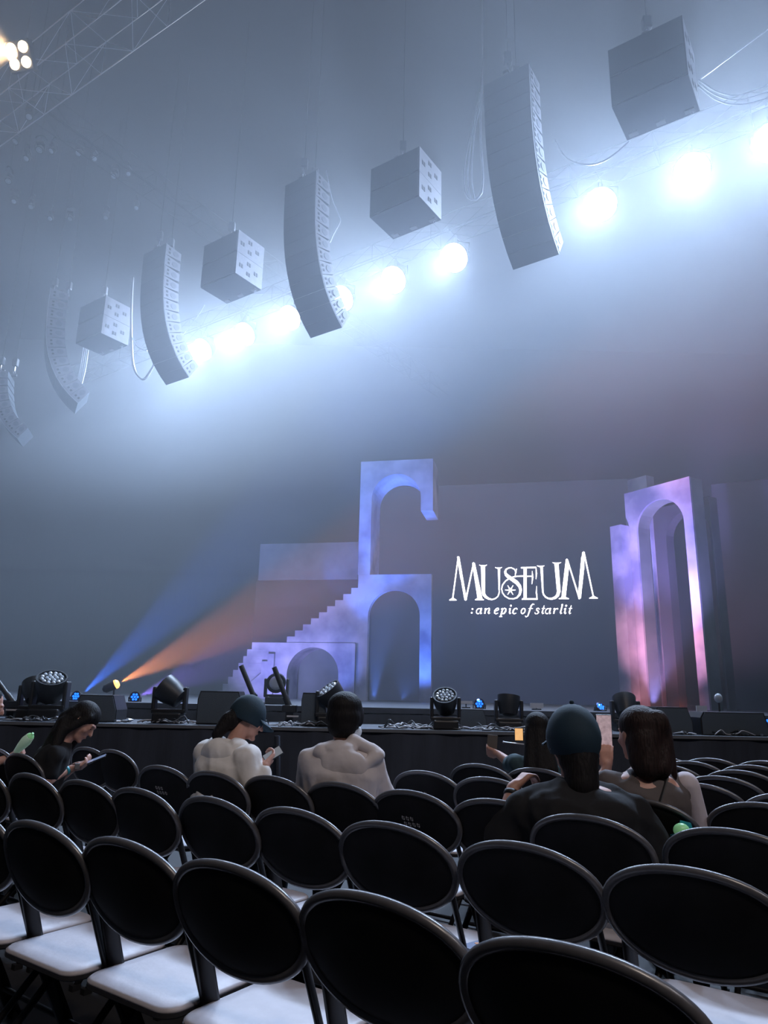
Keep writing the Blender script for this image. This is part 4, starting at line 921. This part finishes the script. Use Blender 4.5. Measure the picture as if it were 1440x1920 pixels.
# --- capped person in white hoodie
p = Person(-.925, 4.36, 38, 'person in navy cap and white hoodie looking down at a phone')
neck = V((0, .10, 1.0)); p.torso(p.skin, (0, 0, .52), neck, .16, .10); p.head(neck + V((.02, .075, .145)), (.42, .80, -.42), (0, .42, .9), 1.0); p.skin.cap(neck - V((0, .02, .05)), .052, p.hp((0, -.015, -.06)), .05)
rs, re, rw = neck + V((.175, -.05, -.07)), V((.235, .08, .70)), p.L(496, 1436, 4.30); ls_, le_, lw = neck + V((-.175, -.05, -.07)), V((-.25, .12, .68)), p.L(482, 1436, 4.5)
p.limb(p.skin, [rs, re, rw], [.047, .042, .027]); p.limb(p.skin, [ls_, le_, lw], [.047, .042, .027]); p.hand(rw, p.L(510, 1422, 4.36) - rw, (-.7, -.3, .4), -1, (35, 50, 40)); p.hand(lw, p.L(500, 1426, 4.5) - lw, (.4, -.3, .7), 1, (35, 50, 40))
p.legs(p.skin, (0, 0, .52)); p.feet(); p.finish()
m = MB(); p.torso(m, (0, 0, .48), neck, .185, .125, .02, 1.1); p.limb(m, [rs, re, re.lerp(rw, .82)], [.082, .070, .050]); p.limb(m, [ls_, le_, le_.lerp(lw, .82)], [.082, .070, .050]); sh = m.build('hoodie', mt['hoodie'], p.t, smooth=True, remesh=.012, sm=3, fold=.008)
m = MB(); m.ell(neck + V((0, -.115, -.055)), (.135, .060, .085)); m.ell(neck + V((.09, -.05, -.015)), (.07, .06, .05)); m.ell(neck + V((-.09, -.05, -.015)), (.07, .06, .05)); m.cap(neck + V((-.20, -.06, -.075)), .05, neck + V((0, -.13, -.15)), .045); m.cap(neck + V((.20, -.06, -.075)), .05, neck + V((0, -.13, -.15)), .045)
m.build('hood', mt['hoodie'], sh, smooth=True, remesh=.011, sm=3, fold=.008)
m = MB(); p.legs(m, (0, 0, .52), .012); m.ell((0, 0, .52), (.17, .14, .1)); m.build('trousers', mt['jeans'], p.t, smooth=True, remesh=.014, sm=3)
hair_shape(p, [('e', (0, -.03, .02), (.083, .093, .075)), ('e', (0, -.078, -.045), (.062, .05, .075)), ('c', p.hp((0, -.10, -.06)), .05, p.hp((-.01, -.125, -.165)), .035), ('c', p.hp((-.01, -.125, -.165)), .035, p.hp((-.01, -.12, -.21)), .012)], mt['hair'])
cap_on(p, mt['navy'], k=1.04)
pw = at(512, 1415, 4.36); phone(pw, basis((.15, .80, -.55), (.8, .2, .5)), 'grey-lit phone held by the person in the white hoodie', hg=.115, wd=.06)

# --- short-haired person in grey jacket
p = Person(-.205, 4.10, 2, 'person with short black hair in pale grey hooded jacket, seen from behind')
neck = V((0, .0, 1.035)); p.torso(p.skin, (0, 0, .52), neck, .16, .10); p.head(neck + V((.01, .03, .145)), (.18, .97, -.12), k=1.06); p.skin.cap(neck - V((0, .0, .05)), .055, p.hp((0, -.015, -.06)), .053)
rs, re, rw = neck + V((.165, -.02, -.085)), V((.25, .08, .72)), V((.20, .30, .66)); ls_, le_, lw = neck + V((-.165, -.02, -.085)), V((-.205, .10, .70)), V((-.10, .30, .66))
p.limb(p.skin, [rs, re, rw], [.047, .042, .027]); p.limb(p.skin, [ls_, le_, lw], [.047, .042, .027]); p.hand(rw, (-.6, .7, 0), (-.2, -.2, .9), -1); p.hand(lw, (.6, .7, 0), (.2, -.2, .9), 1)
p.legs(p.skin, (0, 0, .52)); p.feet(); p.finish()
m = MB(); p.torso(m, (0, 0, .48), neck, .185, .12, .02, 1.12); p.limb(m, [rs, re, re.lerp(rw, .7)], [.066, .062, .05]); p.limb(m, [ls_, le_, le_.lerp(lw, .7)], [.066, .062, .05]); sh = m.build('jacket', mt['jacket'], p.t, smooth=True, remesh=.012, sm=3, fold=.008)
m = MB(); m.ell(neck + V((0, -.075, -.03)), (.095, .06, .055)); m.ell(neck + V((.02, -.12, -.11)), (.13, .04, .085)); m.cap(neck + V((-.10, -.07, -.05)), .05, neck + V((.04, -.125, -.17)), .035); m.cap(neck + V((.21, -.06, -.055)), .035, neck + V((.04, -.125, -.17)), .035); m.cap(neck + V((.06, -.05, .01)), .04, neck + V((.22, -.05, -.05)), .028)
m.build('hood', mt['jacket'], sh, smooth=True, remesh=.010, sm=2, fold=.008)
m = MB(); p.legs(m, (0, 0, .52), .012); m.ell((0, 0, .52), (.17, .14, .1)); m.build('trousers', mt['jeans'], p.t, smooth=True, remesh=.014, sm=3)
hair_shape(p, [('e', (0, -.015, .042), (.094, .103, .082)), ('e', (0, -.035, -.01), (.094, .083, .085)), ('e', (0, -.045, -.06), (.080, .065, .062)), ('e', (.07, .02, -.0), (.028, .05, .06)), ('e', (-.07, .02, -.0), (.028, .05, .06))], mt['hair'])
MB().ell(p.hp((.05, .062, -.075)), (.03, .05, .035), rot=p.hb).build('face_mask', mt['mask'], p.t, smooth=True)

# --- person holding out a card
p = Person(1.07, 4.98, 8, 'person with straight black hair in teal tee holding a card out to the left')
neck = V((0, .0, .94)); p.torso(p.skin, (0, 0, .52), neck, .145, .09); p.head(neck + V((-.01, .03, .145)), (-.15, 1, -.05), k=.95); p.skin.cap(neck - V((0, .0, .05)), .048, p.hp((0, -.015, -.06)), .046)
rs, re, rw = neck + V((.16, -.02, -.07)), V((.22, .12, .72)), V((.06, .32, .90)); ls_ = neck + V((-.15, -.01, -.07)); le_ = p.L(957, 1432, 5.15); lw = p.L(934, 1414, 5.3)
p.limb(p.skin, [rs, re, rw], [.045, .038, .025]); p.limb(p.skin, [ls_, le_, lw], [.046, .040, .026]); p.hand(rw, (-.5, .6, .5), (-.3, -.8, .3), -1); p.hand(lw, (p.L(915, 1408, 5.34) - lw), (.3, .8, .5), 1, (60, 70, 50))
p.legs(p.skin, (0, 0, .52)); p.feet(); p.finish()
m = MB(); p.torso(m, (0, 0, .50), neck - V((0, 0, .01)), .16, .10, .012); p.limb(m, [rs, rs.lerp(re, .7)], [.062, .058]); p.limb(m, [ls_, ls_.lerp(le_, .85)], [.062, .060]); m.build('shirt', mt['teal'], p.t, smooth=True, remesh=.011, sm=3, fold=.008)
m = MB(); p.legs(m, (0, 0, .52), .012); m.ell((0, 0, .52), (.17, .14, .1)); m.build('trousers', mt['jeans'], p.t, smooth=True, remesh=.014, sm=3)
hair_shape(p, [('e', (0, -.02, .04), (.088, .10, .088)), ('c', p.hp((-.045, -.05, 0)), .05, V((-.07, -.10, .84)), .045), ('c', p.hp((.045, -.05, 0)), .05, V((.07, -.10, .84)), .045), ('c', p.hp((0, -.06, 0)), .06, V((0, -.11, .82)), .05)], mt['hair'])
a = at(923, 1391, 5.34); t = empty('photo_card', a, label='small dark photo card held up by the outstretched hand', cat='card'); MB().box((0, 0, 0), (.072, .003, .095), rot=basis((.1, 1, 0), (.1, 0, 1)), bev=.001).build('card', mt['carddark'], t)
phone(at(973, 1377, 5.35), basis((.2, 1, -.1), (0, 0, 1)), 'phone with a warm orange picture left of the straight black hair', m='screenw' if 'screenw' in mt else 'screenon', wd=.062, hg=.09)
a, b = at(944, 1391, 5.33), at(985, 1396, 5.25); t = empty('selfie_stick', a, label='thin silver selfie stick below the orange-lit phone', cat='stick'); MB().cyl((0, 0, 0), b - a, .0035, seg=8).ell((0, 0, 0), (.007,) * 3, seg=8).build('rod', mt['steel'], t)

# --- woman in taupe top
p = Person(1.30, 3.60, 4, 'person with half-tied brown hair in taupe top with a thin bag strap')
neck = V((-.03, .0, .98)); p.torso(p.skin, (0, 0, .52), neck, .165, .105); p.head(neck + V((-.005, .03, .155)), (-.42, .9, -.05), k=1.06); p.skin.cap(neck - V((0, .0, .05)), .05, p.hp((0, -.015, -.06)), .048)
rs, re, rw = neck + V((.195, -.0, -.07)), V((.235, .06, .66)), V((.16, .30, .62)); ls_, le_, lw = neck + V((-.18, -.0, -.07)), V((-.24, .20, .80)), p.L(1138, 1440, 3.9)
p.limb(p.skin, [rs, re, rw], [.054, .046, .028]); p.limb(p.skin, [ls_, le_, lw], [.052, .042, .026]); p.hand(rw, (-.6, .7, 0), (-.2, -.2, .9), -1); p.hand(lw, (.05, .2, .95), (.3, .9, 0), 1, (30, 45, 40))
p.legs(p.skin, (0, 0, .52)); p.feet(); p.finish()
m = MB(); p.torso(m, (0, 0, .48), neck - V((0, 0, .015)), .175, .112, .012, 1.05); p.limb(m, [rs + V((-.06, 0, .0)), rs + V((.0, 0, -.015))], [.055, .055]); p.limb(m, [ls_ + V((.05, 0, 0)), ls_], [.058, .056]); sh = m.build('top', mt['brownt'], p.t, smooth=True, remesh=.011, sm=3, fold=.008)
m = MB(); p.limb(m, [rs, re, re.lerp(rw, .2)], [.063, .058, .052]); m.build('sleeve', mt['pale'], p.t, smooth=True, remesh=.010, sm=2)
MB().tube([neck + V((.09, -.075, -.02)), neck + V((.02, -.155, -.14)), neck + V((-.10, -.155, -.27)), V((-.17, -.13, .55))], .009, 6, flat=.4).build('bag_strap', mt['strap'], p.t)
m = MB(); p.legs(m, (0, 0, .52), .012); m.ell((0, 0, .52), (.17, .14, .1)); m.build('trousers', mt['jeans'], p.t, smooth=True, remesh=.014, sm=3)
hair_shape(p, [('e', (0, -.02, .042), (.092, .105, .090)), ('e', (.02, -.06, .0), (.092, .075, .095)), ('w', p.hp((.035, -.10, .045)), (.055, .05, .07)), ('c', p.hp((-.02, -.06, -.02)), .075, neck + V((0, -.075, .01)), .062), ('c', p.hp((.06, -.07, -.02)), .065, neck + V((.07, -.075, .01)), .045), ('c', p.hp((-.045, -.03, -.03)), .05, neck + V((-.04, -.065, .03)), .04), ('c', p.hp((.075, -.07, .03)), .05, neck + V((.135, -.045, -.03)), .016)], mt['hairbr'])
phone(at(1133, 1376, 3.95), basis((.15, 1, .05), (0, 0, 1)), 'phone held upright between the two heads at right, showing the crowd', m='screenc' if 'screenc' in mt else 'screenon', wd=.082, hg=.20)

# --- big man in black tee and navy cap
p = Person(.875, 3.27, 2, 'broad person in navy cap and black tee, the nearest seated figure', 1.12)
neck = V((-.01, .03, .955)); p.torso(p.skin, (0, 0, .53), neck, .19, .12); p.head(neck + V((.0, .03, .155)), (-.22, .97, -.02), k=1.16); p.skin.cap(neck - V((0, .0, .06)), .066, p.hp((0, -.015, -.06)), .064)
rs, re, rw = neck + V((.235, -.01, -.14)), V((.34, .12, .64)), V((.14, .36, .86)); ls_, le_ = neck + V((-.235, -.01, -.14)), V((-.34, .10, .66)); lw = p.L(962, 1478, 3.52)
p.limb(p.skin, [rs, re, rw], [.058, .048, .030]); p.limb(p.skin, [ls_, le_, lw], [.058, .048, .028]); p.hand(rw, (-.4, .5, .8), (-.5, -.3, .5), -1); p.hand(lw, p.L(1000, 1440, 3.56) - lw, V((.75, .25, -.5)), 1, (45, 50, 30), 1.0)
p.legs(p.skin, (0, 0, .54), spread=.14); p.feet(spread=.14); p.finish()
m = MB(); p.torso(m, (0, 0, .48), neck - V((0, 0, .012)), .225, .15, .02, 1.15); [m.cap(neck + V((x * .05, -.01, -.05)), .065, neck + V((x * .23, -.015, -.125)), .082) for x in (-1, 1)]; p.limb(m, [rs, rs.lerp(re, .75)], [.076, .084]); p.limb(m, [ls_, ls_.lerp(le_, .75)], [.076, .084]); m.build('shirt', mt['tee'], p.t, smooth=True, remesh=.012, sm=3, fold=.008)
m = MB(); p.legs(m, (0, 0, .54), .014, spread=.14); m.ell((0, 0, .52), (.22, .17, .1)); m.build('trousers', mt['jeans'], p.t, smooth=True, remesh=.014, sm=3)
hair_shape(p, [('e', (0, -.02, .0), (.091, .100, .09)), ('e', (0, -.045, -.06), (.080, .065, .07)), ('c', p.hp((.0, -.06, -.06)), .075, neck + V((.01, -.06, -.02)), .075)], mt['hair'])
cap_on(p, mt['navy'], k=1.08)
MB().ell(p.hp((-.088, .0, -.02)), (.008, .008, .014), rot=p.hb, seg=8).build('earphone', mt['mask'], p.t, smooth=True)
MB().lathe([(.036, -.012), (.038, 0), (.036, .012)], lw - (lw - le_).normalized() * .03, (lw - le_), 16).build('watch_band', mt['strap'], p.t, smooth=True)

# ------------------------------------------------------------------ small things on seats
c = V((.44, 2.40, .4375)) + CN * .26 + CR * (-.07)
c = on_z(907, 1772, .4425)
t = empty('phone', c, rad(-52), 'blue-edged phone with stickers lying on a pale seat', 'phone')
MB().box((0, 0, 0), (.078, .16, .011), bev=.003).build('case', mt['case'] if 'case' in mt else mt['screenon'], t)
MB().box((-.018, .055, .007), (.03, .036, .004), bev=.001).build('camera_bump', mt['phone'], t)
m = MB()
for x, y, r_ in ((.012, .01, .013), (-.012, -.02, .010), (.015, -.035, .009)): m.lathe([(r_, .0056), (r_, .0066)], (x, y, 0), (0, 0, 1), 8)
m.build('sticker', mt['cableo'], t)
a = at(1284, 1578, 3.3)
t = empty('gift_bag', (a.x, 3.3, .4375), label='small teal paper bag with a green bundle, standing beside the woman in taupe', cat='bag')
zt = at(1284, 1545, 3.3).z - .4375; zm = at(1284, 1562, 3.3).z - .4375; r_ = []
for z, w_ in ((0, .035), (zm * .5, .055), (zm, .085)): r_.append([V((x * w_ * .55, y * .04, z + .015 * x * (z > 0))) for x, y in ((-1, -1), (1, -1), (1, 1), (-1, 1))])
MB().loft(r_).build('bag_body', mt['tealbag'], t); MB().prism([(-.01, zm * .9), (.055, zm), (.045, zt), (.0, zt + .01), (-.005, zm + .03)], (0, .03, 0), (1, 0, 0), ZU, (0, .004, 0)).build('bag_flap', mt['tealbag'], t)
MB().ell((-.01, 0, zm + .01), (.035, .03, .03)).build('bundle', mt['green'], t, smooth=True)
a = V((-1.97, 5.50, 0)) + CN * .22 - CR * .12; t = empty('cloth_pouch', (a.x, a.y, .437), label='small beige pouch lying on the pale seat by the woman on her phone', cat='pouch')
MB().ell((0, 0, .03), (.07, .05, .032)).build('pouch', mt['cream'], t, smooth=True)
